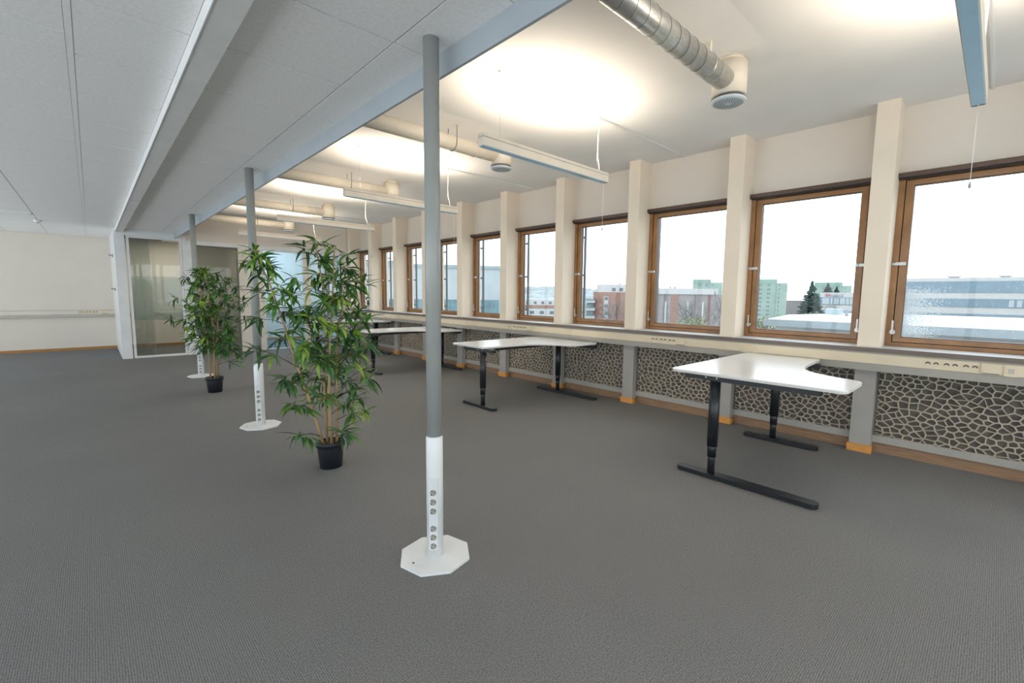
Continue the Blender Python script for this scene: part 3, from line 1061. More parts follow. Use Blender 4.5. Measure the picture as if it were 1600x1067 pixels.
def desk(x0, x1, yb, z, deep_low, label, long_foot, short_foot):
    """corner desk: x0..x1 long, back edge at yb, deep wing at x0 (deep_low) or at x1"""
    t = thing('corner_desk', label, 'desk', ((x0 + x1) / 2, yb - 0.5, 0), 0, 'white corner desks on black legs')
    L_ = x1 - x0
    base = [(0, 0), (L_, 0), (L_, -0.63), (0.98, -0.655), (0.76, -0.70), (0.63, -0.80), (0.53, -0.96), (0.475, -1.125), (0, -1.125)]
    rad = [0.05, 0.03, 0.05, 0.12, 0.10, 0.10, 0.10, 0.07, 0.06]
    o = rounded(base, rad, 5)
    ox, oy = (x0 + x1) / 2, yb - 0.5
    if deep_low:
        P = [(x0 + u - ox, yb + v - oy) for u, v in o]
    else:
        P = [(x1 - u - ox, yb + v - oy) for u, v in o]
        P = P[::-1]
    MB().prism(P, z - 0.008, z).build('desk_top', 'desk_white', t)
    Q = [(px * 0.998, py * 0.998) for px, py in P]
    MB().prism(Q, z - 0.021, z - 0.008).build('edge_band', 'desk_edge', t)
    zb = z - 0.021
    for (fx, y0, y1, yl) in (long_foot, short_foot):
        fx, y0, y1, yl = fx - ox, y0 - oy, y1 - oy, yl - oy
        # foot: a low flat bar rounded at its ends
        fo = rounded([(fx - 0.042, y0), (fx + 0.042, y0), (fx + 0.042, y1), (fx - 0.042, y1)], 0.04, 5)
        MB().prism(fo, 0.006, 0.036).bevel(0.006, 2).build('foot', 'black_metal', t)
        m = MB()
        m.cyl((fx, yl, 0.034), (fx, yl, 0.24), 0.026, seg=24)
        lg = m.build('leg', 'black_metal', t)
        MB().cyl((fx, yl, 0.16), (fx, yl, 0.28), 0.031, seg=24).build('leg_stage', 'black_metal', lg)
        MB().cyl((fx, yl, 0.24), (fx, yl, zb - 0.04), 0.037, seg=24).build('leg_sleeve', 'black_metal', lg)
        for yy in (y0 + 0.04, y1 - 0.04):
            MB().cyl((fx, yy, 0.0), (fx, yy, 0.008), 0.018, seg=12).build('levelling_pad', 'black_plastic', t)
        br = MB().box(fx - 0.028, fx + 0.028, y0 + 0.03, y1 - 0.03, zb - 0.042, zb - 0.001).bevel(0.006, 1).build('top_bracket', 'black_metal', t)
        for yy in (yl + 0.06, yl - 0.02):
            MB().cyl((fx - 0.030, yy, zb - 0.02), (fx - 0.027, yy, zb - 0.02), 0.006, seg=10).build('screw', 'chrome', br)
    yl = long_foot[3] - oy
    bx(long_foot[0] - ox, short_foot[0] - ox, yl - 0.03, yl + 0.02, zb - 0.04, zb - 0.004).build('cross_beam', 'black_metal', t) if long_foot[0] < short_foot[0] else \
        bx(short_foot[0] - ox, long_foot[0] - ox, yl - 0.03, yl + 0.02, zb - 0.04, zb - 0.004).build('cross_beam', 'black_metal', t)
    return t


D1 = desk(3.155, 4.69, 1.70, 0.79, True, 'white corner desk whose deep wing is away from the windows', (3.236, 0.69, 1.64, 1.385), (4.51, 1.0, 1.62, 1.37))
desk(3.20, 4.69, 4.68, 0.728, False, 'white corner desk with deep wing by the radiators, beside the solitary power pole', (4.56, 3.47, 4.51, 4.13), (3.255, 3.90, 4.49, 4.13))
desk(3.17, 4.69, 7.62, 0.705, False, 'white corner desk in the middle of the three with wings by the radiators', (4.60, 6.46, 7.50, 7.05), (3.335, 6.90, 7.56, 7.18))
desk(3.17, 4.69, 10.25, 0.73, False, 'white corner desk partly hidden behind the bamboo, close to the partition', (4.62, 9.12, 10.12, 9.75), (3.335, 9.55, 10.15, 9.75))
# clip with a short cable hanging under the first desk's wing
ck = MB().tube([(4.60, 1.12, 0.765), (4.60, 1.11, 0.74), (4.60, 1.105, 0.69)], 0.006, 8).build('cable_clip', 'chrome', D1)
ck.location = (-(3.155 + 4.69) / 2, -1.2, 0)

# ------------------------------------------------------------------ bamboo plants


def leaf_mesh(name, droop, m, w=0.085):
    """lance-shaped leaf of unit length along +x, folded along its rib, drooping towards its tip"""
    me = bmesh.new()
    prof = [(0.0, 0.10), (0.12, 0.55), (0.32, 1.0), (0.55, 0.92), (0.78, 0.55), (1.0, 0.02)]
    rows = []
    for s, ww in prof:
        a = droop * s
        x = math.sin(a) / droop if abs(droop) > 1e-3 else s
        z = -(1 - math.cos(a)) / droop if abs(droop) > 1e-3 else 0
        hw = ww * w
        rows.append([me.verts.new((x, -hw, z + hw * 0.35)), me.verts.new((x, 0, z)), me.verts.new((x, hw, z + hw * 0.35))])
    for A, B in zip(rows, rows[1:]):
        for k in (0, 1):
            f = me.faces.new((A[k], B[k], B[k + 1], A[k + 1]))
            f.smooth = True
    out = bpy.data.meshes.new(name)
    me.to_mesh(out)
    me.free()
    out.materials.append(MATS[m])
    return out


LEAVES = [(leaf_mesh('leaf', d, m, w), m) for d in (0.5, 1.0, 1.6) for m, w in (('leaf_dark', 0.075), ('leaf_mid', 0.085), ('leaf_light', 0.09))]


def leaf_matrix(p, yaw, pitch, roll, L):
    return Matrix.Translation(p) @ Matrix.Rotation(yaw, 4, 'Z') @ Matrix.Rotation(-pitch, 4, 'Y') @ Matrix.Rotation(roll, 4, 'X') @ Matrix.Diagonal((L, L, L, 1))


def bamboo(name, label, loc, rz, canes, twigs_per, seed, scale=1.0, spread=0.30, extra=(), pot_r=0.102, pot_h=0.20, singles=290, leaf_len=(0.10, 0.175)):
    """canes: lists of points (side, depth, height); extra: further leaf-cluster centres with the point they branch from"""
    rnd = random.Random(seed)
    t = thing(name, label, 'plant', loc, rz, 'artificial bamboo plants in black pots')
    # pot
    p = MB().lathe([(pot_r * 0.78, 0.0), (pot_r * 0.93, pot_h * 0.80), (pot_r * 0.93, pot_h * 0.82), (pot_r, pot_h * 0.82), (pot_r * 1.02, pot_h * 0.985), (pot_r * 1.0, pot_h), (pot_r * 0.93, pot_h), (pot_r * 0.90, pot_h * 0.86)], 36).build('pot', 'black_plastic', t)
    MB().lathe([(pot_r * 0.905, pot_h * 0.855), (pot_r * 0.90, pot_h * 0.88), (0.02, pot_h * 0.90)], 28).build('soil', 'soil', p)
    tw = MB()
    clusters = []
    for cane in canes:
        pts = [Vector(q) for q in cane['pts']]
        n_ = len(pts)
        r0 = cane.get('r', 0.011)
        MB().tube(pts, [r0 * (1 - 0.55 * i / max(1, n_ - 1)) for i in range(n_)], 10).build('cane', 'cane', t)
        # length parameter along the cane
        seg = [(a, b) for a, b in zip(pts, pts[1:])]
        tot = sum((b - a).length for a, b in seg)

        def along(s):
            s *= tot
            for a, b in seg:
                l = (b - a).length
                if s <= l:
                    return a.lerp(b, s / l)
                s -= l
            return pts[-1]
        for i in range(int(cane.get('n', twigs_per) * 1.3)):
            lo = cane.get('lo', 0.2)
            s = lo + (1 - lo) * (i + rnd.random()) / (cane.get('n', twigs_per) * 1.3)
            base = along(min(1, s))
            yaw = i * 2.4 + rnd.uniform(-.5, .5)
            ln = rnd.uniform(0.35, 1.0) * cane.get('spread', spread) * (1.0 if s < 0.85 else 0.55)
            up = rnd.uniform(0.05, 0.55) * ln
            tip = base + Vector((math.cos(yaw) * ln, math.sin(yaw) * ln, up))
            mid = base.lerp(tip, 0.5) + Vector((0, 0, 0.015))
            tw.tube([base, mid, tip], [0.0032, 0.0026, 0.0018], 5)
            clusters.append((tip, yaw, rnd.random()))
            if rnd.random() < 0.6:
                clusters.append((mid, yaw + rnd.choice((-1, 1)) * 1.2, rnd.random()))
        clusters.append((pts[-1], rnd.uniform(0, 6), 0.8))
    for tip, base in extra:
        tip, base = Vector(tip), Vector(base)
        tw.tube([base, base.lerp(tip, 0.5) + Vector((0, 0, 0.02)), tip], [0.0035, 0.003, 0.002], 5)
        clusters.append((tip, math.atan2(tip.y - base.y, tip.x - base.x), rnd.random()))
        clusters.append((base.lerp(tip, 0.62), math.atan2(tip.y - base.y, tip.x - base.x) + 0.8, rnd.random()))
    tw.build('twigs', 'twig', t)['kind'] = 'stuff'
    items = []
    for tip, yaw, v in clusters:
        n_ = rnd.randint(7, 11)
        for i in range(n_):
            a = yaw + rnd.uniform(-1.9, 1.9)
            pitch = rnd.uniform(-0.6, 0.8)
            L = rnd.uniform(*leaf_len) * scale
            r = rnd.random()
            zf = v * 0.6 + 0.4 * r
            mi = 0 if zf < 0.42 else (1 if zf < 0.70 else 2)
            di = 0 if pitch > 0.25 else rnd.choice((0, 1, 1, 2))
            M = leaf_matrix(tip + Vector((rnd.uniform(-.012, .012), rnd.uniform(-.012, .012), rnd.uniform(-.02, .02))), a, pitch, rnd.uniform(-.5, .5), L)
            items.append((L, M, LEAVES[di * 3 + mi]))
    items.sort(key=lambda q: -q[0])
    for L, M, (me, mn) in items[:singles]:
        o = link('leaf', me, t)
        o.matrix_local = M
    rest = items[singles:]
    if rest:
        names = ['leaf_dark', 'leaf_mid', 'leaf_light']
        V, F, I = [], [], []
        for L, M, (me, mn) in rest:
            b0 = len(V)
            V += [tuple(M @ v.co) for v in me.vertices]
            for pl in me.polygons:
                F.append([b0 + i for i in pl.vertices])
                I.append(names.index(mn))
        mm = bpy.data.meshes.new('foliage')
        mm.from_pydata(V, [], F)
        for nme in names:
            mm.materials.append(MATS[nme])
        mm.polygons.foreach_set('material_index', I)
        mm.polygons.foreach_set('use_smooth', [True] * len(F))
        link('foliage', mm, t)['kind'] = 'stuff'
    return t


# local axes: x = to the side (towards the windows), y = away from the viewpoint
bamboo('bamboo_plant', 'tall airy bamboo plant in a black pot with one cane leaning aside', (1.255, 3.47, 0), -0.347, [
    dict(pts=[(-0.045, 0.0, 0.16), (-0.10, 0.0, 0.40), (-0.17, 0.01, 0.66), (-0.235, 0.02, 0.90), (-0.30, 0.03, 1.16), (-0.36, 0.03, 1.38), (-0.45, 0.04, 1.62)], n=13, lo=0.50, r=0.011, spread=0.17),
    dict(pts=[(-0.02, 0.03, 0.16), (-0.03, 0.03, 0.6), (-0.01, 0.05, 1.0), (-0.02, 0.06, 1.4), (-0.06, 0.06, 1.70)], n=15, lo=0.30, r=0.010, spread=0.24),
    dict(pts=[(0.01, -0.03, 0.16), (0.0, -0.03, 0.55), (0.02, -0.02, 0.95), (0.05, 0.0, 1.35), (0.07, 0.0, 1.66)], n=19, lo=0.16, r=0.011, spread=0.27),
    dict(pts=[(0.045, 0.01, 0.16), (0.055, 0.01, 0.6), (0.07, 0.02, 1.0), (0.13, 0.03, 1.34)], n=17, lo=0.22, r=0.011, spread=0.27),
], 14, 11, extra=[((-0.46, -0.05, 0.93), (-0.20, 0.0, 0.78)), ((-0.28, -0.12, 0.72), (-0.14, 0.0, 0.58)), ((-0.24, -0.10, 0.52), (-0.10, 0.0, 0.44)),
                 ((-0.20, -0.12, 0.30), (-0.06, 0.0, 0.24)), ((0.26, -0.10, 1.12), (0.06, 0.0, 0.98)), ((0.30, 0.02, 0.92), (0.06, 0.0, 0.80)), ((0.24, -0.08, 0.42), (0.05, 0.0, 0.36)),
                 ((0.10, -0.2, 0.30), (0.02, -0.03, 0.26))])
bamboo('bamboo_plant', 'bushy upright bamboo plant in a black pot before the glass panels', (1.115, 7.13, 0), -0.155, [
    dict(pts=[(-0.04, 0.0, 0.16), (-0.05, 0.0, 0.6), (-0.09, 0.02, 1.1), (-0.10, 0.02, 1.58)], n=19, lo=0.22, spread=0.26),
    dict(pts=[(0.0, -0.03, 0.16), (0.02, -0.03, 0.7), (-0.01, 0.0, 1.2), (-0.03, 0.0, 1.62)], n=19, lo=0.26, spread=0.28),
    dict(pts=[(0.04, 0.02, 0.16), (0.05, 0.02, 0.7), (0.10, 0.03, 1.2), (0.18, 0.04, 1.50)], n=19, lo=0.22, spread=0.26),
    dict(pts=[(0.01, 0.04, 0.16), (0.01, 0.05, 0.6), (0.02, 0.06, 1.0)], n=12, lo=0.3, spread=0.28),
], 14, 23, extra=[((-0.40, -0.05, 0.98), (-0.10, 0.0, 0.90)), ((-0.34, 0.0, 1.22), (-0.08, 0.0, 1.08)), ((0.38, 0.0, 0.95), (0.06, 0.0, 0.85)), ((0.36, -0.04, 1.20), (0.10, 0.0, 1.1)), ((0.26, -0.1, 0.40), (0.04, 0.0, 0.36))])

# small plant on the sill by the last window
sp = thing('sill_plant', 'small blue-green potted plant on the window sill near the partition', 'plant', (4.86, 10.62, SILL))
MB().lathe([(0.05, 0), (0.07, 0.12), (0.066, 0.12), (0.06, 0.10)], 20).build('pot', 'pot_white', sp)
rnd = random.Random(4)
LB = leaf_mesh('leaf', 1.0, 'leaf_blue', 0.22)
for i in range(46):
    o = link('leaf', LB, sp)
    o.matrix_local = leaf_matrix(Vector((rnd.uniform(-.05, .05), rnd.uniform(-.06, .06), rnd.uniform(0.10, 0.33))), rnd.uniform(0, 6.28), rnd.uniform(-.2, 0.9), 0, rnd.uniform(0.09, 0.15))

# ------------------------------------------------------------------ outdoors, seen through the windows
GZ = -11.0
struct(bx(5.6, 900, -500, 900, GZ - 0.5, GZ).build('ground', 'town_ground'), 'distant town ground below the windows')


def front(bld, name, m, ax, ay, bx_, by_, z0, z1, off, th=0.2, parent=None):
    """a slab on the facade running from a to b, standing off towards the viewpoint"""
    A, B = Vector((ax, ay, 0)), Vector((bx_, by_, 0))
    d = (B - A).normalized()
    nrm = Vector((-d.y, d.x, 0))
    if nrm.dot(-A) < 0:
        nrm = -nrm
    mb = MB()
    P = [A + nrm * off, B + nrm * off, B + nrm * (off - th), A + nrm * (off - th)]
    mb.prism([(p.x, p.y) for p in P], z0, z1)
    return mb.build(name, m, parent if parent is not None else bld)


def lerp2(a, b, t):
    return (a[0] + (b[0] - a[0]) * t, a[1] + (b[1] - a[1]) * t)


def seg_front(bld, name, m, a, b, t0, t1, z0, z1, off, th=0.2, parent=None):
    p, q = lerp2(a, b, t0), lerp2(a, b, t1)
    return front(bld, name, m, p[0], p[1], q[0], q[1], z0, z1, off, th, parent)


# long pale building close by, with a teal glazed strip low down
a, b = (10.0, 51.5), (33.6, 36.6)
pb = thing('pale_building', 'long pale building with a flat blank wall outside the far windows', 'building')
front(pb, 'wall', 'pale_render', *a, *b, GZ, 4.25, 0, 14)
seg_front(pb, 'parapet_band', 'pale_band', a, b, 0.0, 1.0, 4.05, 4.75 - 0.35, 0.1, 0.4)
seg_front(pb, 'upper_band', 'pale_band', a, b, 0.0, 0.60, 4.4, 4.75, -1.0, 0.5)
for i in range(16):
    seg_front(pb, 'window', 'teal_glazing', a, b, 0.45 + i * 0.030, 0.45 + i * 0.030 + 0.026, -1.2, 0.75, 0.08, 0.2)
seg_front(pb, 'red_door', 'red_paint', a, b, 0.66, 0.69, -1.0, 0.75, 0.25, 0.2)
wq = seg_front(pb, 'window', 'teal_glazing', a, b, 0.945, 0.985, -0.4, 0.5, 0.12, 0.2)

# white low block with a brick band, in front of the hill
a, b = (75.0, 95.0), (92.0, 77.0)
wb = thing('white_block', 'white low block with a brick band and small windows below the hillside', 'building')
front(wb, 'wall', 'far_white', *a, *b, GZ, 0.3, 0, 12)
seg_front(wb, 'brick_band', 'brick_far', a, b, 0, 1, -2.1, -1.25, 0.1, 0.3)
for i in range(12):
    seg_front(wb, 'window', 'far_window', a, b, 0.06 + i * 0.08, 0.06 + i * 0.08 + 0.03, -0.95, -0.30, 0.06, 0.2)
for i in range(9):
    seg_front(wb, 'window', 'far_window', a, b, 0.08 + i * 0.105, 0.08 + i * 0.105 + 0.045, -3.6, -2.8, 0.06, 0.2)

# red brick block with white top floor and balconies
a, b = (71.0, 55.3), (75.6, 48.9)
rb = thing('brick_block', 'red brick apartment block with white top storey and stacked balconies', 'building')
front(rb, 'wall', 'brick_far', *a, *b, GZ, 2.1, 0, 12)
seg_front(rb, 'top_storey', 'far_white', a, b, 0.08, 1.0, 2.1, 3.6, -0.4, 10)
for t in (0.45, 0.63):
    w = seg_front(rb, 'window', 'far_window', a, b, t, t + 0.085, 2.3, 2.95, -0.34, 0.15)
for i in range(4):
    zz = 1.15 - i * 1.47
    w = seg_front(rb, 'window', 'far_white', a, b, 0.26, 0.37, zz - 1.3, zz + 0.1, 0.1, 0.2)
    seg_front(rb, 'pane', 'far_window', a, b, 0.275, 0.36, zz - 0.55, zz, 0.16, 0.1, w)
for i in range(4):
    zz = 0.55 - i * 1.5
    w = seg_front(rb, 'balcony', 'far_white', a, b, -0.16, 0.05, zz - 0.55, zz, 1.3, 0.1)
    seg_front(rb, 'balcony_slab', 'teal_glazing', a, b, -0.18, 0.08, zz + 0.02, zz + 0.14, 1.4, 1.4, w)
seg_front(rb, 'balcony_bay', 'pale_band', a, b, -0.17, 0.06, GZ, 0.7, 0.0, 4)
for t, z in ((0.62, 3.6), (0.86, 3.6)):
    seg_front(rb, 'chimney', 'far_window', a, b, t, t + 0.035, z, z + 0.28, -2, 0.4)

# brick and concrete block with a white roof edge
a, b = (64.0, 38.6), (69.0, 29.0)
cb = thing('panel_block', 'brick and pale concrete block with a white roof edge behind a bare tree', 'building')
front(cb, 'wall', 'concrete_pale', *a, *b, GZ, 1.75, 0, 12)
seg_front(cb, 'roof_edge', 'far_white', a, b, 0.0, 0.92, 1.75, 2.65, 0.15, 12)
for t0, t1, m in ((0.20, 0.215, 'far_window'), (0.30, 0.40, 'brick_far'), (0.215, 0.24, 'far_white'), (0.52, 0.545, 'far_white'), (0.62, 0.635, 'far_window'), (0.72, 0.745, 'far_white'), (0.80, 0.83, 'brick_far_dark'), (0.06, 0.085, 'far_white')):
    seg_front(cb, 'facade_strip', m, a, b, t0, t1, GZ, 1.75 if m != 'far_white' else 0.6, 0.12, 0.2)
for t in (0.27, 0.33):
    seg_front(cb, 'roof_vent', 'far_window', a, b, t, t + 0.02, 2.65, 2.95, -1, 0.4)

# green tower blocks


def tower(label, a, b, zt, zt2, split, n_floor):
    t = thing('tower_block', label, 'building')
    front(t, 'wall', 'tower_green', *a, *lerp2(a, b, split), GZ, zt, 0, 14)
    seg_front(t, 'wall', 'tower_green', a, b, split, 1.0, GZ, zt2, 0.6, 14)
    seg_front(t, 'top_band', 'tower_green_dark', a, b, 0.0, split, zt - 2.4, zt, 0.15, 0.4)
    for i in range(n_floor):
        z = zt - 3.8 - i * 2.45
        for u in (0.20, 0.25, 0.44, 0.49, split + 0.06):
            if u < 1:
                seg_front(t, 'window', 'far_window', a, b, u, u + 0.022, z, z + 0.8, 0.2 if u < split else 0.8, 0.3)
    return t


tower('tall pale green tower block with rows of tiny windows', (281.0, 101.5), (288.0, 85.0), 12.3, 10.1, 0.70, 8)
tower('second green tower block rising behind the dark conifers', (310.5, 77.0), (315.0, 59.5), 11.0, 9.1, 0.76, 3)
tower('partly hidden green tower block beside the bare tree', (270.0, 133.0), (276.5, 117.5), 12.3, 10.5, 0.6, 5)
g = thing('grey_block', 'distant blue-grey block between the green tower and the conifers', 'building')
front(g, 'wall', 'concrete_pale', 330.0, 104.0, 340.0, 74.0, GZ, -0.3, 0, 10)
seg_front(g, 'roof_edge', 'pale_band', (330.0, 104.0), (340.0, 74.0), 0, 1, -0.3, 0.0, 0.2, 10)

# white office with signs (1.65 times as far as its 80 m measure)


def far(p, s=1.65):
    return (p[0] * s, p[1] * s)


def fz(z, s=1.65):
    return H + (z - H) * s


a, b = far((77.83, 18.5)), far((79.6, 9.6))
of = thing('sign_office', 'white office building with a red and grey sign and an oval sign', 'building')
front(of, 'wall', 'far_white', *a, *b, GZ, fz(2.27), 0, 8)
T = lambda y: (18.5 - y) / (18.5 - 9.6)
seg_front(of, 'window_band', 'band_blue', a, b, 0.0, 1.0, fz(0.48), fz(1.58), 0.1, 0.3)
seg_front(of, 'window_band', 'band_blue', a, b, 0.0, 1.0, fz(-1.1), fz(-0.39), 0.1, 0.3)
PAN = [18.203, 17.331, 17.213, 16.938, 16.82, 16.197, 16.081, 15.465, 15.388, 15.007, 14.93, 14.3, 14.2, 13.5, 13.4, 12.7, 12.6, 11.9]
for y0, y1 in zip(PAN[::2], PAN[1::2]):
    seg_front(of, 'window', 'far_pane', a, b, T(y0), T(y1), fz(0.56), fz(1.46), 0.2, 0.2)
seg_front(of, 'window', 'far_pane', a, b, T(18.2), T(17.1), fz(-1.3), fz(-0.45), 0.2, 0.2)
sg = seg_front(of, 'sign_mark', 'sign_red', a, b, T(17.83), T(17.38), fz(1.74), fz(2.09), 0.2, 0.2)
seg_front(of, 'sign_mark_stripe', 'far_white', a, b, T(17.72), T(17.45), fz(1.87), fz(1.95), 0.26, 0.1, sg)
sg = seg_front(of, 'sign_lettering', 'sign_grey', a, b, T(17.30), T(15.72), fz(1.77), fz(2.02), 0.15, 0.2)
seg_front(of, 'lettering_centre', 'far_white', a, b, T(17.24), T(15.78), fz(1.83), fz(1.95), 0.22, 0.1, sg)
# oval sign ring
om = MB()
mid = lerp2(a, b, T(17.15))
dv = Vector((b[0] - a[0], b[1] - a[1], 0)).normalized()
nv = Vector((-dv.y, dv.x, 0))
if nv.dot(Vector((-a[0], -a[1], 0))) < 0:
    nv = -nv
pts = []
for i in range(41):
    q = 2 * PI * i / 40
    cx_ = math.copysign(abs(math.cos(q)) ** 0.5, math.cos(q)) * 1.02
    cz_ = math.copysign(abs(math.sin(q)) ** 0.8, math.sin(q)) * 0.42
    pts.append(Vector((mid[0], mid[1], fz(0.04))) + dv * cx_ + Vector((0, 0, cz_)) + nv * 0.25)
om.tube(pts, 0.09, 6)
om.build('oval_sign', 'sign_grey', of)

# long low office with blue-grey bands
s0 = 1.3
s0 = 1.65
a, b = (89.1 * s0, 11.6 * s0), (90.0 * s0, -26 * s0)
Z = lambda z: H + (z - H) * s0
lo = thing('banded_office', 'long low office with white and blue-grey horizontal bands', 'building')
front(lo, 'wall', 'far_white', *a, *b, GZ, Z(4.56), 0, 20)
seg_front(lo, 'blue_band', 'band_blue', a, b, 0.0, 1.0, Z(2.44), Z(4.06), 0.1, 0.4)
seg_front(lo, 'blue_band', 'band_blue', a, b, 0.0, 1.0, Z(0.39), Z(1.60), 0.1, 0.4)
seg_front(lo, 'blue_band', 'band_blue', a, b, 0.0, 1.0, Z(-0.91), Z(-0.52), 0.1, 0.4)
for i in range(14):
    seg_front(lo, 'window', 'far_pane', a, b, 0.332 + i * 0.02, 0.332 + i * 0.02 + 0.013, Z(0.50), Z(1.45), 0.2, 0.3)
for t0, t1 in ((0.16, 0.20), (0.30, 0.335)):
    seg_front(lo, 'roof_unit', 'sign_grey', a, b, t0, t1, Z(4.66), Z(4.84), -2.0, 0.6)
    seg_front(lo, 'roof_unit_stand', 'sign_grey', a, b, t0 + 0.005, t1 - 0.005, Z(4.56), Z(4.66), -2.1, 0.3)

# neighbouring flat roof just below eye level
fr = thing('flat_roof_building', 'neighbouring building with a wide white flat roof and grey fascia', 'building')
MB().prism([(44.2, 14.7), (60.0, 17.4), (78.0, 14.0), (78.0, -40.0), (43.0, -40.0), (43.6, 0)], -0.85, -0.60).build('roof', 'roof_white', fr)
MB().prism([(44.0, 14.8), (44.4, 14.8), (43.8, 0.0), (43.2, -40.0), (42.8, -40), (43.4, 0.0)], -1.15, -0.56).build('fascia', 'roof_fascia', fr)
MB().prism([(45.0, 14.0), (77.0, 13.0), (77.0, -40.0), (44.0, -40.0)], GZ, -0.85).build('wall', 'far_white', fr)
MB().prism([(40.5, 12.0), (44.6, 12.2), (43.6, -40.0), (39.8, -40.0)], -1.95, -1.75).build('lower_roof', 'roof_white', fr)
MB().prism([(40.2, 12.1), (40.6, 12.1), (39.9, -40.0), (39.5, -40.0)], -2.1, -1.72).build('lower_fascia', 'roof_fascia', fr)
MB().prism([(41.0, 11.5), (44.6, 11.7), (43.6, -40.0), (40.3, -40.0)], GZ, -1.95).build('lower_wall', 'roof_white', fr)
for (x, y) in ((62.0, 11.9), (63.5, 11.2)):
    bx(x, x + 0.5, y, y + 0.25, -0.6, 0.15).build('roof_vent', 'sign_grey', fr)
bx(66.0, 67.5, 13.4, 15.0, -0.6, 0.1).build('skylight', 'far_pane', fr)

# trees


def conifer(label, x, y, zt, r, seed):
    rnd = random.Random(seed)
    t = thing('conifer', label, 'tree', (x, y, GZ))
    h = zt - GZ
    MB().cyl((0, 0, 0), (0, 0, h * 0.9), 0.22, 0.04, 8).build('trunk', 'bare_wood', t)
    m = MB()
    for i in range(900):
        s = rnd.random() ** 0.8
        z = h * (1 - s * 0.75)
        rr = r * 1.75 * s ** 0.85 * rnd.uniform(0.6, 1.1)
        a = rnd.uniform(0, 2 * PI)
        d = Vector((math.cos(a), math.sin(a), 0))
        p = Vector((0, 0, z))
        q = p + d * rr + Vector((0, 0, -0.12 * rr))
        wv = d.cross(Vector((0, 0, 1))) * (0.16 + 0.22 * rr)
        mid = p.lerp(q, 0.6)
        vs = [m.bm.verts.new(c) for c in (p, mid + wv, q, mid - wv, mid + Vector((0, 0, -0.35)))]
        for f in ((0, 1, 4), (1, 2, 4), (2, 3, 4), (3, 0, 4), (0, 3, 2, 1)):
            m.bm.faces.new([vs[k] for k in f])
    m.build('needles', 'conifer', t)['kind'] = 'stuff'
    return t


conifer('tall dense conifer standing beside the white sign office', 82.4, 20.75, 4.25, 2.6, 1)
conifer('broad conifer rising behind the roof of the white sign office', 150.1, 33.9, 6.0, 3.2, 2)
conifer('smaller conifer behind the sign office, beside the broad one', 172.0, 36.4, 5.4, 3.0, 3)


def shrub(label, x, y, zt, r, h, seed, m='far_shrub', n=260, group=None):
    rnd = random.Random(seed)
    t = thing('shrub', label, 'shrub', (x, y, GZ), 0, group)
    MB().cyl((0, 0, 0), (0, 0, zt - GZ - h * 0.5), 0.12, 0.06, 6).build('stem', 'bare_wood', t)
    mm = MB()
    for i in range(n):
        v = Vector((rnd.gauss(0, 1), rnd.gauss(0, 1), rnd.gauss(0, 1))).normalized() * rnd.random() ** 0.4
        c = Vector((v.x * r, v.y * r, zt - GZ - h / 2 + v.z * h / 2))
        s = r * 0.16
        e = [Vector((rnd.uniform(-1, 1), rnd.uniform(-1, 1), rnd.uniform(-1, 1))) * s for _ in range(4)]
        vs = [mm.bm.verts.new(c + q) for q in e]
        for f in ((0, 1, 2), (0, 2, 3), (0, 3, 1), (1, 3, 2)):
            mm.bm.faces.new([vs[k] for k in f])
    mm.build('leaves', m, t)['kind'] = 'stuff'


shrub('olive green garden tree below the brick and concrete block', 30.6, 15.45, -0.05, 0.85, 1.9, 5)
shrub('second olive green garden tree beside the bare tree', 27.0, 12.85, 0.22, 0.8, 1.8, 6)
for i, (x, y, zt, r) in enumerate(((66.0, 24.2, -1.0, 1.4), (71.0, 23.7, -1.3, 1.4), (76.5, 23.0, -1.2, 1.4), (69.0, 20.1, -0.9, 1.4), (60.0, 23.5, -1.0, 1.4), (73.0, 17.9, -0.4, 1.3))):
    shrub('olive shrub in the row at the foot of the green tower', x, y, zt, r, 3.0, 20 + i, group='shrubs below the green tower')


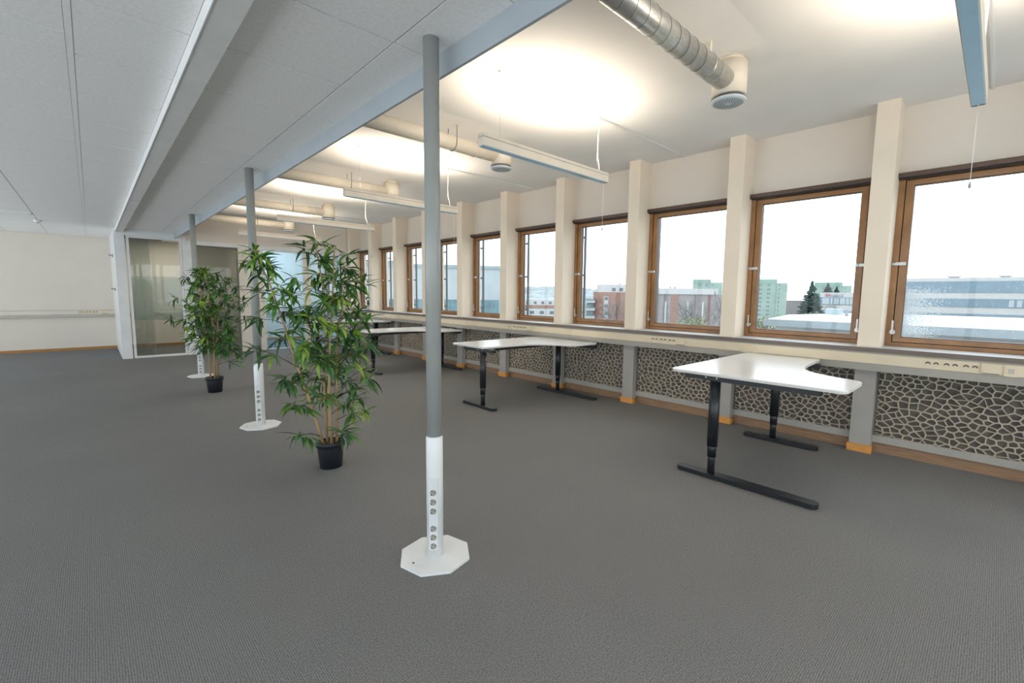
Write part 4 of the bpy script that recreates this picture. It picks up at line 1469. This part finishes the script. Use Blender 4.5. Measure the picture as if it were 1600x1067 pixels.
def bare_tree(label, x, y, zt, seed, spread=0.55):
    rnd = random.Random(seed)
    t = thing('bare_tree', label, 'tree', (x, y, GZ))
    m = MB()
    h = zt - GZ
    m.tube([(0, 0, 0), (0.05, 0.05, h * 0.4), (0, 0, h * 0.62)], [0.2, 0.15, 0.11], 7)
    m.build('trunk', 'bare_wood', t)
    br = MB()

    def grow(p, d, l, r, n):
        q = p + d * l
        br.tube([p, p.lerp(q, 0.5) + Vector((rnd.uniform(-.05, .05), rnd.uniform(-.05, .05), 0)), q], [r, r * 0.8, r * 0.6], 4)
        if n == 0:
            return
        for _ in range(3):
            dd = (d + Vector((rnd.uniform(-1, 1), rnd.uniform(-1, 1), rnd.uniform(-.2, .7))) * spread).normalized()
            grow(p.lerp(q, rnd.uniform(0.55, 1.0)), dd, l * rnd.uniform(0.6, 0.85), r * 0.62, n - 1)
    for i in range(6):
        a = i * 1.05 + rnd.uniform(-.3, .3)
        grow(Vector((0, 0, h * (0.5 + 0.02 * i))), Vector((math.cos(a) * 0.55, math.sin(a) * 0.55, 0.9)).normalized(), h * 0.16, 0.075, 4)
    br.build('branches', 'bare_wood', t)['kind'] = 'stuff'


bare_tree('bare winter tree with fine branches before the concrete block', 36.4, 16.4, 2.0, 3)
bare_tree('bare winter tree against the red brick block', 56.0, 38.6, 1.4, 8)

# hill with houses beyond the town
hm = MB()
NX, NY = 40, 8
A, B = Vector((330, 660, 0)), Vector((720, 330, 0))
dirv = (B - A)
nrm = Vector((dirv.y, -dirv.x, 0)).normalized()
if nrm.dot(A) < 0:
    nrm = -nrm
rnd = random.Random(9)
prof = [14 + 2.2 * math.sin(i * 0.35) + rnd.uniform(-.9, .9) for i in range(NX + 1)]
grid = []
for j in range(NY + 1):
    s = j / NY
    row = []
    for i in range(NX + 1):
        p = A.lerp(B, i / NX) + nrm * (s * 260)
        zz = GZ + (prof[i] * 1.25 - GZ) * math.sin(s * PI / 2)
        row.append(hm.bm.verts.new((p.x, p.y, zz)))
    grid.append(row)
for j in range(NY):
    for i in range(NX):
        hm.bm.faces.new((grid[j][i], grid[j][i + 1], grid[j + 1][i + 1], grid[j + 1][i]))
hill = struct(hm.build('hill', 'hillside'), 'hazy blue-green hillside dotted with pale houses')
hs = MB()
for i in range(500):
    u, s = rnd.random(), rnd.random() * 0.85
    p = A.lerp(B, u) + nrm * (s * 260)
    k = u * NX
    i0 = int(min(NX - 1, k))
    pr = prof[i0] + (prof[i0 + 1] - prof[i0]) * (k - i0)
    zz = GZ + (pr * 1.25 - GZ) * math.sin(s * PI / 2)
    w, hh = rnd.uniform(2, 6), rnd.uniform(1.0, 2.4)
    hs.box(p.x - 2, p.x + 2, p.y - w / 2, p.y + w / 2, zz - 1, zz + hh)
hs.build('houses', 'far_white', hill)['kind'] = 'stuff'
